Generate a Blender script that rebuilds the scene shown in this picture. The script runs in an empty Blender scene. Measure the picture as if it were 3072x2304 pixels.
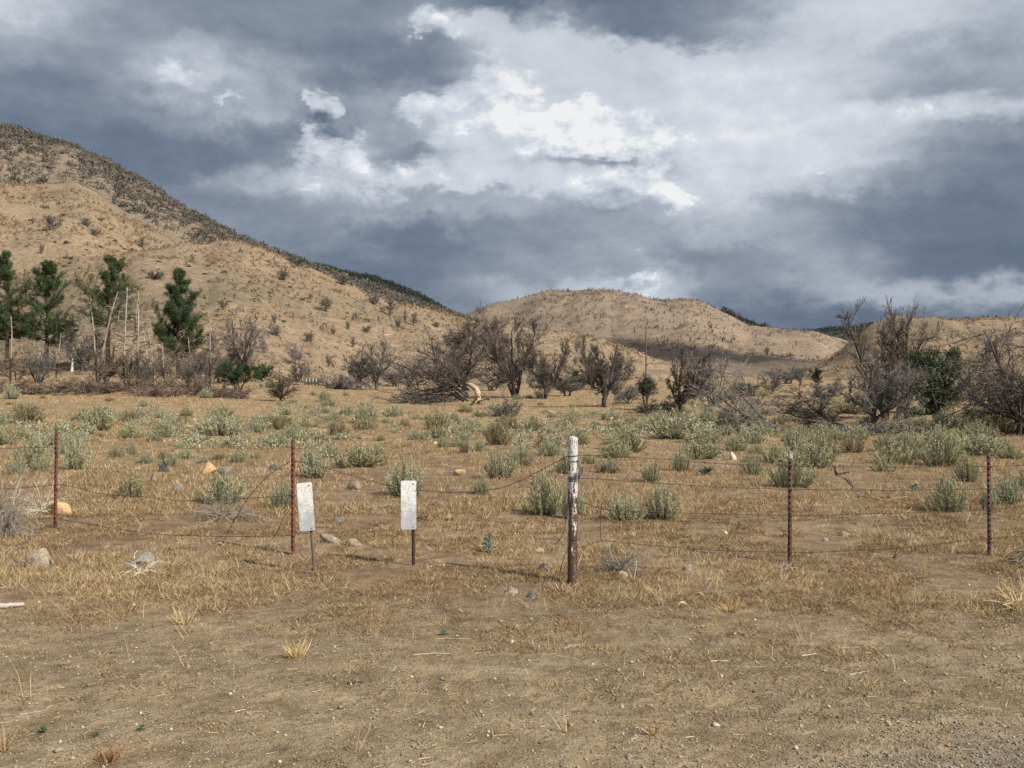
import bpy, math, random
import numpy as np
from mathutils import Vector, Matrix

# ------------------------------------------------------------------ camera
SC = bpy.context.scene
COL = SC.collection
EYE = 1.7
FPX = 3000.0                      # focal length in pixels of the 3072 px wide photograph
cam_d = bpy.data.cameras.new('camera')
cam_d.sensor_width = 36.0
cam_d.lens = 36.0 * FPX / 3072.0
cam_d.clip_start = 0.1
cam_d.clip_end = 30000.0
cam = bpy.data.objects.new('camera', cam_d)
COL.objects.link(cam)
cam.location = (0, 0, EYE)
cam.rotation_euler = (math.radians(90), 0, 0)
SC.camera = cam

# ------------------------------------------------------------------ sun, sky, exposure
SUN_EL = math.radians(41)
SUN_AZ = math.radians(128)        # clockwise from the view direction (+Y): over the right shoulder
sun_dir = Vector((math.sin(SUN_AZ) * math.cos(SUN_EL), math.cos(SUN_AZ) * math.cos(SUN_EL), math.sin(SUN_EL)))
sl = bpy.data.lights.new('sun', 'SUN')
sl.energy = 5.0
sl.angle = math.radians(0.5)
sl.color = (1.0, 0.93, 0.82)
so = bpy.data.objects.new('sun', sl)
COL.objects.link(so)
so.rotation_euler = sun_dir.to_track_quat('Z', 'Y').to_euler()
so.location = (60, -60, 80)

SC.view_settings.view_transform = 'Standard'
SC.view_settings.look = 'None'
SC.view_settings.gamma = 1.0
SC.view_settings.exposure = 0.30
SC.view_settings.use_curve_mapping = False


class NT:
    """small helper that writes shader nodes"""
    def __init__(s, tree):
        s.t = tree
        s.n = tree.nodes
        s.l = tree.links

    def put(s, sock, val):
        if isinstance(val, bpy.types.NodeSocket):
            s.l.new(val, sock)
        else:
            sock.default_value = val

    def math(s, op, a, b=None, c=None, clamp=False):
        n = s.n.new('ShaderNodeMath')
        n.operation = op
        n.use_clamp = clamp
        s.put(n.inputs[0], a)
        if b is not None:
            s.put(n.inputs[1], b)
        if c is not None:
            s.put(n.inputs[2], c)
        return n.outputs[0]

    def vec(s, op, a, b=None, c=None):
        n = s.n.new('ShaderNodeVectorMath')
        n.operation = op
        s.put(n.inputs[0], a)
        if b is not None:
            s.put(n.inputs[1], b)
        if c is not None:
            s.put(n.inputs[2], c)
        return n.outputs['Value'] if op in ('DOT_PRODUCT', 'LENGTH', 'DISTANCE') else n.outputs[0]

    def noise(s, v, scale, detail=4.0, rough=0.5, lac=2.0, dist=0.0, col=False):
        n = s.n.new('ShaderNodeTexNoise')
        s.put(n.inputs['Vector'], v)
        n.inputs['Scale'].default_value = scale
        n.inputs['Detail'].default_value = detail
        n.inputs['Roughness'].default_value = rough
        n.inputs['Lacunarity'].default_value = lac
        n.inputs['Distortion'].default_value = dist
        return n.outputs['Color' if col else 'Fac']

    def voro(s, v, scale, feature='F1', out='Distance'):
        n = s.n.new('ShaderNodeTexVoronoi')
        n.feature = feature
        s.put(n.inputs['Vector'], v)
        n.inputs['Scale'].default_value = scale
        return n.outputs[out]

    def smooth(s, x, a, b, lo=0.0, hi=1.0):
        n = s.n.new('ShaderNodeMapRange')
        n.interpolation_type = 'SMOOTHSTEP'
        s.put(n.inputs['Value'], x)
        n.inputs['From Min'].default_value = a
        n.inputs['From Max'].default_value = b
        n.inputs['To Min'].default_value = lo
        n.inputs['To Max'].default_value = hi
        return n.outputs['Result']

    def mix(s, f, a, b, blend='MIX'):
        n = s.n.new('ShaderNodeMix')
        n.data_type = 'RGBA'
        n.blend_type = blend
        n.clamp_factor = True
        s.put(n.inputs[0], f)
        for i, v in ((6, a), (7, b)):
            if isinstance(v, (tuple, list)) and len(v) == 3:
                v = (v[0], v[1], v[2], 1.0)
            s.put(n.inputs[i], v)
        return n.outputs[2]

    def combine(s, x, y, z):
        n = s.n.new('ShaderNodeCombineXYZ')
        s.put(n.inputs[0], x)
        s.put(n.inputs[1], y)
        s.put(n.inputs[2], z)
        return n.outputs[0]


SKY_ROWS = [   # how light the cloud cover is, 0 storm grey .. 10 sunlit white; every 80 px down, every 150 px across
    (0, (6.8, 5.6, 4.4, 3.2, 3, 2.3, 2.2, 2.2, 2.4, 3.5, 1.5, .8, .8, 1, 2, 3, 5, 7, 7, 6, 5)),
    (80, (4.6, 4, 3.4, 2.8, 2.8, 2.2, 2.1, 2.1, 2.2, 7.5, 7, 4.5, 1.2, 1.2, 2.6, 4.5, 6, 7, 6, 5, 4.5)),
    (160, (3.4, 3, 2.5, 3.2, 5, 3.2, 1.6, 1.8, 1.6, 2.2, 6, 7, 6.3, 5.5, 7, 7, 6.5, 5.5, 4.2, 3.6, 3.6)),
    (240, (2, 2, 1.9, 4.5, 6, 4.6, 2, 1.6, 1.6, 2.2, 6.5, 6.3, 6.8, 6.6, 7.6, 7.9, 7.6, 4.6, 3.4, 3, 3.6)),
    (320, (1.5, 1.5, 1.6, 2.6, 3.3, 5, 3, 4.5, 2.5, 6.5, 7.6, 7.8, 8, 7.6, 7.8, 8, 7.9, 7.4, 7, 6, 5.5)),
    (400, (1.2, 1.2, 1.2, 1.3, 1.6, 2, 2.6, 3.4, 3.6, 7.5, 8, 8.2, 8.3, 8.2, 7.8, 8, 7.9, 7.3, 5.2, 3.2, 2.6)),
    (480, (1, 1, 1, 1, 1, 1.3, 4.5, 5, 2.6, 6, 8, 5.6, 4.6, 5.2, 7.7, 7.8, 7.8, 7.3, 4.2, 2.2, 1.6)),
    (560, (1.3, 1.3, 1.3, 1.3, 2.6, 4.6, 5.5, 6.5, 7, 7.4, 7.4, 7, 7, 7, 7.4, 7, 6, 5.2, 3.2, 1.8, 1.6)),
    (640, (2, 2, 2, 2, 2.3, 2.8, 3.2, 3.6, 3.8, 4, 4.4, 4.4, 4.5, 6, 7, 5.2, 3, 2.6, 1.6, 1, .9)),
    (720, (2, 2, 2, 2, 2, 2.3, 2.2, 1.9, 1.3, 1.3, 2.6, 3.2, 3.2, 3.6, 4.2, 4.3, 3.8, 3.2, 1.6, .7, .7)),
    (800, (2, 2, 2, 2, 2, 2, 1.6, 1.2, 1.2, 1.8, 2.8, 3.4, 3.8, 3.6, 2.6, 2.6, 3.8, 4.3, 2.2, .8, .8)),
    (880, (2, 2, 2, 2, 2, 2, 1.4, 1.1, 1.3, 2, 4.4, 5, 6, 6.2, 3.6, 2.2, 2.8, 4.4, 4.4, 3.8, 4.3)),
    (960, (1.5, 1.5, 1.5, 1.5, 1.5, 1.5, 1.3, 1, 1.2, 2, 4, 4.8, 4.8, 3.8, 2.2, 1.6, .8, .5, .5, 1, 1.6)),
    (1040, (1.5, 1.5, 1.5, 1.5, 1.5, 1.5, 1.3, 1, 1.2, 2, 3, 3.6, 3.6, 3, 2, 1, .3, .2, .2, .4, .6)),
]


def build_world():
    w = bpy.data.worlds.new('World')
    SC.world = w
    w.use_nodes = True
    t = NT(w.node_tree)
    t.n.clear()
    tc = t.n.new('ShaderNodeTexCoord')
    d = tc.outputs['Generated']
    sep = t.n.new('ShaderNodeSeparateXYZ')
    t.l.new(d, sep.inputs[0])
    ahead = t.math('MAXIMUM', sep.outputs[1], 0.3)
    p = t.combine(t.math('DIVIDE', sep.outputs[0], ahead), t.math('DIVIDE', sep.outputs[2], ahead), 0.0)
    dn = t.vec('MULTIPLY', d, (1.0, 1.0, 1.6))
    mid = t.noise(dn, 7.0, 3.0, 0.55, col=True)
    fine = t.noise(dn, 26.0, 4.0, 0.62, col=True)
    wide = t.noise(t.vec('MULTIPLY', d, (1.0, 1.0, 3.0)), 2.6, 4.0, 0.55)
    streak = t.noise(t.vec('MULTIPLY', d, (1.0, 1.0, 7.0)), 5.0, 4.0, 0.6)
    q = t.vec('MULTIPLY_ADD', t.vec('SUBTRACT', mid, (0.5, 0.5, 0.5)), (0.11, 0.075, 0.0), p)
    q = t.vec('MULTIPLY_ADD', t.vec('SUBTRACT', fine, (0.5, 0.5, 0.5)), (0.075, 0.065, 0.0), q)
    s2 = t.n.new('ShaderNodeSeparateXYZ')
    t.l.new(q, s2.inputs[0])
    fr = t.smooth(s2.outputs[0], -1.0, 1.0)
    n = t.n.new('ShaderNodeMapRange')
    t.l.new(s2.outputs[0], n.inputs['Value'])
    n.inputs['From Min'].default_value = -0.6
    n.inputs['From Max'].default_value = 0.6
    fr = n.outputs['Result']
    L = 0.0
    step = 80 / FPX
    for i, (v, row) in enumerate(SKY_ROWS):
        r = t.n.new('ShaderNodeValToRGB')
        cr = r.color_ramp
        cr.interpolation = 'B_SPLINE'
        for k, a in enumerate(row):
            pos = ((k * 150 - 1536) / FPX + 0.6) / 1.2
            e = cr.elements[k] if k < 2 else cr.elements.new(pos)
            e.position = pos
            e.color = (a / 10, a / 10, a / 10, 1)
        t.l.new(fr, r.inputs[0])
        ve = (1152 - v) / FPX
        y = s2.outputs[1]
        if i == 0:
            y = t.math('MINIMUM', y, ve)
        if i == len(SKY_ROWS) - 1:
            y = t.math('MAXIMUM', y, ve)
        wt = t.smooth(t.math('ABSOLUTE', t.math('SUBTRACT', y, ve)), step, 0.0)
        bw = t.n.new('ShaderNodeSeparateColor')
        t.l.new(r.outputs[0], bw.inputs[0])
        L = t.math('MULTIPLY_ADD', bw.outputs[0], wt, L)
    # the same broken cover goes on all round and overhead
    out_l = t.math('MULTIPLY_ADD', t.math('SUBTRACT', wide, 0.5), 2.2, 0.42, clamp=True)
    sp = t.n.new('ShaderNodeSeparateXYZ')
    t.l.new(p, sp.inputs[0])
    om = t.math('MAXIMUM', t.smooth(t.math('ABSOLUTE', sp.outputs[0]), 0.52, 0.8), t.smooth(sp.outputs[1], 0.40, 0.62))
    L = t.math('MULTIPLY_ADD', om, t.math('SUBTRACT', out_l, L), L)
    L = t.math('MULTIPLY_ADD', t.math('SUBTRACT', streak, 0.5), 0.20, L)
    rag = t.noise(dn, 17.0, 6.0, 0.6)
    L = t.math('MULTIPLY_ADD', t.math('SUBTRACT', rag, 0.5), 0.20, L)
    # billows: the sunward side of each swelling is lighter
    rag2 = t.noise(t.vec('ADD', dn, (0.010, 0.0, 0.016)), 17.0, 6.0, 0.6)
    bil = t.math('SUBTRACT', rag, rag2)
    L = t.math('MULTIPLY_ADD', t.math('MULTIPLY', bil, t.smooth(L, 0.45, 0.85, 0.22, 1.0)), 0.55, L)

    def puff(acc, blobs):
        for (u, v, ru, rv, a) in blobs:
            cx, cy, iu, iv = (u - 1536) / FPX, (1152 - v) / FPX, FPX / ru, FPX / rv
            e = t.vec('MULTIPLY_ADD', q, (iu, iv, 0.0), (-cx * iu, -cy * iv, 0.0))
            g = t.math('POWER', 0.3679, t.vec('DOT_PRODUCT', e, e))
            acc = t.math('MULTIPLY_ADD', g, a, acc)
        return acc
    lit = puff(-0.35, [(1750, 365, 270, 100, 1.1), (1930, 425, 90, 50, .8), (1900, 560, 170, 55, .85), (2060, 620, 90, 38, .9), (930, 340, 55, 60, 1.1),
                       (940, 460, 110, 50, 1.0), (1310, 85, 90, 60, 1.0), (1500, 260, 90, 120, .65), (1280, 340, 130, 60, .9), (1200, 540, 330, 40, .6), (560, 240, 60, 45, .6),
                       (680, 300, 90, 20, .55), (1880, 850, 70, 30, .9), (2510, 528, 36, 16, .8), (2740, 320, 110, 18, .6)])
    lit = t.math('MULTIPLY_ADD', t.math('SUBTRACT', rag, 0.5), 1.5, lit)
    lm = t.smooth(lit, 0.0, 0.30)
    L = t.math('MULTIPLY_ADD', lm, t.math('MULTIPLY_ADD', bil, 1.5, 0.175), L)

    # flat grey bases under the heaped clouds
    shade = puff(0.0, [(1780, 478, 230, 34, .20), (1400, 605, 300, 26, .12), (1900, 655, 260, 26, .16), (930, 400, 60, 18, .2), (1250, 460, 160, 30, .14), (640, 265, 90, 20, .1)])
    L = t.math('SUBTRACT', L, shade)

    sky = t.n.new('ShaderNodeTexSky')
    sky.sky_type = 'NISHITA'
    sky.sun_disc = False
    sky.sun_elevation = SUN_EL
    sky.sun_rotation = SUN_AZ
    sky.altitude = 1500.0
    clear = t.mix(1.0, sky.outputs[0], (0.085, 0.085, 0.085), 'MULTIPLY')
    r = t.n.new('ShaderNodeValToRGB')
    cr = r.color_ramp
    stops = [(0.0, (.098, .130, .186)), (0.14, (.134, .168, .228)), (0.32, (.226, .260, .316)), (0.52, (.378, .414, .470)),
             (0.74, (.575, .603, .640)), (0.88, (.690, .702, .710)), (1.0, (.815, .810, .790))]
    for k, (a, c) in enumerate(stops):
        e = cr.elements[k] if k < 2 else cr.elements.new(a)
        e.position = a
        e.color = (*c, 1)
    t.l.new(L, r.inputs[0])
    # thin places let a little of the clear sky through
    c = t.mix(t.smooth(L, 0.55, 0.78, 0.0, 0.18), r.outputs[0], clear)
    bg = t.n.new('ShaderNodeBackground')
    t.l.new(c, bg.inputs[0])
    bg.inputs[1].default_value = 1.0
    out = t.n.new('ShaderNodeOutputWorld')
    t.l.new(bg.outputs[0], out.inputs[0])
    w.cycles.sampling_method = 'NONE'


build_world()

# ------------------------------------------------------------------ numbers: noise, terrain
def _hash(ix, iy, seed):
    h = (ix.astype(np.int64) * 374761393 + iy.astype(np.int64) * 668265263 + seed * 144269) & 0x7fffffff
    h = ((h ^ (h >> 13)) * 1274126177) & 0x7fffffff
    return ((h ^ (h >> 16)) & 0xffff) / 65535.0


def vnoise(x, y, seed=0):
    x = np.asarray(x, float)
    y = np.asarray(y, float)
    ix, iy = np.floor(x), np.floor(y)
    fx, fy = x - ix, y - iy
    fx = fx * fx * (3 - 2 * fx)
    fy = fy * fy * (3 - 2 * fy)
    a = _hash(ix, iy, seed)
    b = _hash(ix + 1, iy, seed)
    c = _hash(ix, iy + 1, seed)
    d = _hash(ix + 1, iy + 1, seed)
    return a + (b - a) * fx + (c - a) * fy + (a - b - c + d) * fx * fy


def fbm(x, y, seed=0, octs=4):
    s, a, t = 0.0, 0.5, 0.0
    for i in range(octs):
        s = s + a * vnoise(np.asarray(x) * 2 ** i, np.asarray(y) * 2 ** i, seed + i * 17)
        t += a
        a *= 0.5
    return s / t


def sstep(a, b, x):
    t = np.clip((x - a) / (b - a), 0, 1)
    return t * t * (3 - 2 * t)


def ground_z(x, y):
    x = np.asarray(x, float)
    y = np.asarray(y, float)
    s = x / np.maximum(y, 5.0)
    left = sstep(-0.10, -0.42, s)
    z = (0.012 + 0.009 * left) * np.clip(y - 20, 0, 1500)
    z = z + 0.70 * sstep(67, 70.4, y + 5 * (vnoise(x / 9, y / 40, 5) - .5)) * sstep(-0.17, -0.27, s)
    und = np.clip((y - 6) / 30, 0.12, 1)
    z = z + 0.40 * und * (fbm(x / 7, y / 7, 3, 3) - 0.5) + 0.06 * (fbm(x / 1.4, y / 1.4, 9, 3) - 0.5)
    # faint wheel tracks along the shoulder
    for c0, dp in ((5.15, .022), (6.45, .018)):
        z = z - dp * np.exp(-((y - c0 - .035 * x - .1 * vnoise(x / 2.5, y * 0, 55)) / .16) ** 2)
    # the gravel road shoulder stands a little above the field
    z = z + 0.05 * sstep(7.5, 5.0, y)
    return z


U_AX = np.arange(-1500, 4600, 4.0)


def _curve(pts, sig):
    p = np.array(pts, float)
    v = np.interp(U_AX, p[:, 0], p[:, 1])
    k = int(sig * 3 / 4) + 1
    g = np.exp(-0.5 * (np.arange(-k, k + 1) * 4 / sig) ** 2)
    g /= g.sum()
    return np.convolve(np.pad(v, k, mode='edge'), g, mode='valid')


class Hill:
    def __init__(s, crest, D, F, rough, seed, power=1.25, back=0.3, sig=22, nv=70, ustep=13):
        s.c = _curve(crest, sig)
        s.D = _curve(D, 120)
        s.F = _curve(F, 120)
        s.rough, s.seed, s.power, s.back, s.nv, s.ustep = rough, seed, power, back, nv, ustep
        s.u0, s.u1 = crest[0][0], crest[-1][0]

    def z(s, x, y):
        x = np.asarray(x, float)
        y = np.asarray(y, float)
        ys = np.maximum(y, 1.0)
        u = 1536 + FPX * x / ys
        c = np.interp(u, U_AX, s.c)
        D = np.interp(u, U_AX, s.D)
        F = np.interp(u, U_AX, s.F)
        zc = EYE + (1152 - c) / FPX * D
        zf = ground_z((u - 1536) / FPX * F, F) - 0.6
        t = (ys - F) / (D - F)
        f = np.sin(np.clip(t, 0, 1) * math.pi / 2) ** s.power
        z = zf + (zc - zf) * f
        z = np.where(t > 1, zc - (ys - D) * s.back, z)
        env = np.sin(np.clip(t, 0, 1) * math.pi) ** 0.8
        k = s.rough
        n = (fbm(x / (26 * k), y / (40 * k), s.seed, 4) - .5) * 7 * k * env
        n = n + (fbm(x / (5 * k), y / (6 * k), s.seed + 5, 3) - .5) * 1.3 * k * np.clip(t * 6, 0, 1)
        g1 = np.abs(fbm((u + 90 * fbm(x / 60, y / 60, s.seed + 3, 3)) / 130, y / (300 * k), s.seed + 9, 3) - .5) * 2   # gullies running downhill
        n = n - np.clip(.35 - g1, 0, 1) * 3.2 * k * env
        z = z + np.where(t > 0, n, 0)
        z = np.where((t < -0.02) | (y < 1) | (u < s.u0) | (u > s.u1), -1e4, z)
        return z

    def mesh_grid(s):
        us = np.arange(s.u0 + 1, s.u1, s.ustep)
        t = np.concatenate([np.linspace(0, 1, s.nv) ** 1.15, np.linspace(1.02, 1.6, 10)])
        F = np.interp(us, U_AX, s.F)
        D = np.interp(us, U_AX, s.D)
        y = F[None, :] + (D - F)[None, :] * t[:, None]
        x = (us[None, :] - 1536) / FPX * y
        return x, y, s.z(x, y)


HILLS = {
    # near tan spur running down from the left to the middle
    'spur': Hill([(-1400, 900), (-500, 880), (0, 862), (250, 812), (420, 782), (560, 768), (700, 772), (800, 786), (900, 828), (1000, 868), (1100, 902),
                  (1200, 928), (1300, 946), (1400, 966), (1500, 986), (1640, 1003), (1750, 1014), (1850, 1038), (1950, 1075),
                  (2060, 1112), (2200, 1140), (2330, 1165)],
                 [(-1400, 330), (600, 330), (1300, 330), (2300, 330)], [(-1400, 100), (400, 104), (900, 112), (1500, 150), (2300, 230)], 1.0, 21),
    # upper tan lobe behind it on the left
    'lobe': Hill([(-1400, 640), (-500, 610), (0, 586), (150, 581), (235, 584), (330, 638), (420, 692), (520, 745), (600, 790), (700, 850), (850, 930)],
                 [(-1400, 560), (4000, 560)], [(-1400, 250), (4000, 280)], 1.5, 41),
    # long ridge dotted with burnt scrub
    'ridge': Hill([(-1400, 270), (-500, 348), (-100, 388), (0, 407), (130, 443), (300, 506), (420, 574), (540, 642), (700, 729), (850, 780), (1000, 834),
                   (1150, 890), (1250, 926), (1370, 957), (1500, 1010), (1650, 1080)],
                  [(-1400, 900), (4000, 900)], [(-1400, 480), (1400, 420), (4000, 420)], 2.2, 61, sig=14),
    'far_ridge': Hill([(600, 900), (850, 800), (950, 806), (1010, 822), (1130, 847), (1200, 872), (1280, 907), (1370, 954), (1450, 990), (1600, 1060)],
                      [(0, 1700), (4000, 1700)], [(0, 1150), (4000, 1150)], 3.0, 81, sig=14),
    # the round hill in the middle
    'dome': Hill([(1100, 1080), (1250, 1010), (1340, 968), (1400, 955), (1450, 940), (1560, 917), (1600, 899), (1650, 888), (1720, 888), (1800, 890), (1900, 903),
                  (1990, 920), (2060, 914), (2110, 925), (2160, 950), (2260, 993), (2350, 1001), (2460, 1012), (2530, 1036), (2620, 1060), (2750, 1092), (3000, 1130)],
                 [(0, 1250), (4000, 1250)], [(0, 560), (1600, 520), (2100, 460), (2600, 420), (4000, 420)], 2.4, 101, sig=14),
    'knoll': Hill([(2200, 1160), (2330, 1140), (2450, 1108), (2550, 1052), (2610, 1005), (2680, 972), (2740, 964), (2900, 965), (3072, 972), (3400, 960), (4000, 990), (4500, 1060)],
                  [(0, 430), (4000, 430)], [(2200, 250), (2700, 190), (3100, 170), (4500, 170)], 1.3, 121),
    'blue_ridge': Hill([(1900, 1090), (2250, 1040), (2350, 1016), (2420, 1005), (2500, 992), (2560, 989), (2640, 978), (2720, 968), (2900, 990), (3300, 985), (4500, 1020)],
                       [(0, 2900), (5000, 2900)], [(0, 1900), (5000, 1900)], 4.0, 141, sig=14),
}


def terrain(x, y):
    z = ground_z(x, y)
    for h in HILLS.values():
        z = np.maximum(z, h.z(x, y))
    return z


_DS = 3.5 * (3500 / 3.5) ** (np.arange(420) / 419.0)


def spot(u, v, tmin=0.0):
    """where the line of sight through photo pixel (u, v) meets the land"""
    near = v > 1190                                  # the flat field: no hill can be in the way
    ds = _DS[(_DS > tmin) & (_DS < (160 if near else 4000))]
    land = ground_z if near else terrain
    hit = lambda d: np.nonzero(land((u - 1536) / FPX * d, d) >= EYE + (1152 - v) / FPX * d)[0]
    h = hit(ds)
    k = h[0] if len(h) else len(ds) - 1
    d = ds[k]
    if k > 0:
        m = np.linspace(ds[k - 1], ds[k], 40)
        h = hit(m)
        d = m[h[0]] if len(h) else ds[k]
    x = (u - 1536) / FPX * d
    return Vector((x, float(d), float(terrain(x, d))))


# ------------------------------------------------------------------ mesh helpers
def add_mesh(name, parts, mats, parent=None, smooth=False, link=True):
    """parts: list of (verts, faces, colours or None, material index); one mesh object"""
    V, loops, starts, totals, C, MI = [], [], [], [], [], []
    nv = nl = 0
    for part in parts:
        v, f, c, mi = (list(part) + [None, 0])[:4] if len(part) < 4 else part
        v = np.asarray(v, np.float32).reshape(-1, 3)
        f = np.asarray(f, np.int64)
        V.append(v)
        loops.append((f + nv).ravel())
        k = f.shape[1]
        starts.append(nl + np.arange(len(f)) * k)
        totals.append(np.full(len(f), k))
        MI.append(np.full(len(f), mi or 0))
        c = np.full((len(v), 3), 0.5) if c is None else np.broadcast_to(np.asarray(c, float), (len(v), 3))
        C.append(c)
        nv += len(v)
        nl += f.size
    V = np.concatenate(V)
    loops = np.concatenate(loops).astype(np.int32)
    me = bpy.data.meshes.new(name)
    me.vertices.add(len(V))
    me.vertices.foreach_set('co', V.ravel())
    me.loops.add(len(loops))
    me.loops.foreach_set('vertex_index', loops)
    st = np.concatenate(starts).astype(np.int32)
    me.polygons.add(len(st))
    me.polygons.foreach_set('loop_start', st)
    me.polygons.foreach_set('loop_total', np.concatenate(totals).astype(np.int32))
    me.polygons.foreach_set('material_index', np.concatenate(MI).astype(np.int32))
    if smooth:
        me.polygons.foreach_set('use_smooth', np.ones(len(st), bool))
    at = me.color_attributes.new('Col', 'FLOAT_COLOR', 'POINT')
    C = np.concatenate(C)
    at.data.foreach_set('color', np.concatenate([C, np.ones((len(C), 1))], 1).astype(np.float32).ravel())
    me.update(calc_edges=True)
    for m in (mats if isinstance(mats, (list, tuple)) else [mats]):
        me.materials.append(m)
    if not link:
        return me
    o = bpy.data.objects.new(name, me)
    COL.objects.link(o)
    if parent is not None:
        o.parent = parent
    return o


def grid_part(x, y, z, c=None):
    r, k = x.shape
    V = np.stack([x, y, z], -1).reshape(-1, 3)
    i = np.arange(r * k).reshape(r, k)
    F = np.stack([i[:-1, :-1], i[:-1, 1:], i[1:, 1:], i[1:, :-1]], -1).reshape(-1, 4)
    return (V, F, c)


def norm(v):
    return v / np.maximum(np.linalg.norm(v, axis=-1, keepdims=True), 1e-9)


def tubes(P, R, sides=4, col=None, cap=False):
    """P (B,n,3) polylines, R (B,n) radii -> one part with B tapered tubes"""
    P = np.asarray(P, float)
    B, n, _ = P.shape
    T = norm(np.gradient(P, axis=1))
    ref = np.where(np.abs(T[:, :1, 2:3]) > 0.8, np.array([1.0, 0.0, 0.0]), np.array([0.0, 0.0, 1.0]))
    ref = np.broadcast_to(ref, T.shape)
    A = norm(np.cross(T, ref))
    Bv = np.cross(T, A)
    th = np.arange(sides) * 2 * math.pi / sides
    V = P[:, :, None, :] + np.asarray(R)[:, :, None, None] * (A[:, :, None, :] * np.cos(th)[None, None, :, None] + Bv[:, :, None, :] * np.sin(th)[None, None, :, None])
    idx = np.arange(B * n * sides).reshape(B, n, sides)
    nx = np.roll(idx, -1, axis=2)
    F = np.stack([idx[:, :-1], nx[:, :-1], nx[:, 1:], idx[:, 1:]], -1).reshape(-1, 4)
    c = None
    if col is not None:
        c = np.asarray(col, float)
        if c.ndim == 2:
            c = np.repeat(c, n * sides, axis=0)
        elif c.ndim == 3:
            c = np.repeat(c.reshape(-1, 3), sides, axis=0)
    return (V.reshape(-1, 3), F, c)


def cap_part(P, R, sides, col=None):
    """round end discs for single thick tubes"""
    P = np.asarray(P, float)
    T = norm(np.gradient(P, axis=0))
    out = []
    for e in (0, -1):
        t = T[e]
        ref = np.array([1.0, 0, 0]) if abs(T[0][2]) > 0.8 else np.array([0, 0, 1.0])
        a = norm(np.cross(t, ref))
        b = np.cross(t, a)
        th = np.arange(sides) * 2 * math.pi / sides
        ring = P[e] + R[e] * (a[None] * np.cos(th)[:, None] + b[None] * np.sin(th)[:, None])
        V = np.concatenate([ring, P[e][None] + t[None] * R[e] * (0.25 if e else -0.25)])
        F = np.array([[i, (i + 1) % sides, sides] for i in range(sides)])
        out.append((V, F, col))
    return out


def empty(name, loc, rz=0.0):
    o = bpy.data.objects.new(name, None)
    o.empty_display_size = 0.2
    COL.objects.link(o)
    o.location = loc
    o.rotation_euler = (0, 0, rz)
    return o


def tag(o, label=None, cat=None, group=None, kind=None):
    if label:
        o['label'] = label
    if cat:
        o['category'] = cat
    if group:
        o['group'] = group
    if kind:
        o['kind'] = kind
    return o


def copy_tree(o, parent=None):
    c = o.copy()
    COL.objects.link(c)
    c.parent = parent
    for ch in o.children:
        copy_tree(ch, c)
    return c


# ------------------------------------------------------------------ materials
def new_mat(name):
    m = bpy.data.materials.new(name)
    m.use_nodes = True
    t = NT(m.node_tree)
    b = m.node_tree.nodes['Principled BSDF']
    b.inputs['Specular IOR Level'].default_value = 0.15
    b.inputs['Roughness'].default_value = 0.9
    tc = t.n.new('ShaderNodeTexCoord')
    return m, t, b, tc.outputs['Object']


def bump(t, b, h, strength, dist):
    n = t.n.new('ShaderNodeBump')
    n.inputs['Strength'].default_value = strength
    n.inputs['Distance'].default_value = dist
    t.l.new(h, n.inputs['Height'])
    t.l.new(n.outputs[0], b.inputs['Normal'])


def mat_attr(name, rough=0.9, spec=0.15, grain=None, trans=0.0):
    """colour from the mesh's own colour attribute, with a fine grain"""
    m, t, b, co = new_mat(name)
    a = t.n.new('ShaderNodeAttribute')
    a.attribute_name = 'Col'
    c = a.outputs['Color']
    if grain:
        n = t.noise(co, grain, 4, 0.6)
        c = t.mix(1.0, c, t.mix(t.smooth(n, 0.3, 0.7), (0.62, 0.62, 0.62), (1.3, 1.3, 1.3)), 'MULTIPLY')
    t.l.new(c, b.inputs['Base Color'])
    b.inputs['Roughness'].default_value = rough
    b.inputs['Specular IOR Level'].default_value = spec
    if trans:
        tr = t.n.new('ShaderNodeBsdfTranslucent')
        t.l.new(c, tr.inputs[0])
        mx = t.n.new('ShaderNodeMixShader')
        mx.inputs[0].default_value = trans
        t.l.new(b.outputs[0], mx.inputs[1])
        t.l.new(tr.outputs[0], mx.inputs[2])
        t.l.new(mx.outputs[0], m.node_tree.nodes['Material Output'].inputs[0])
    return m


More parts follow.
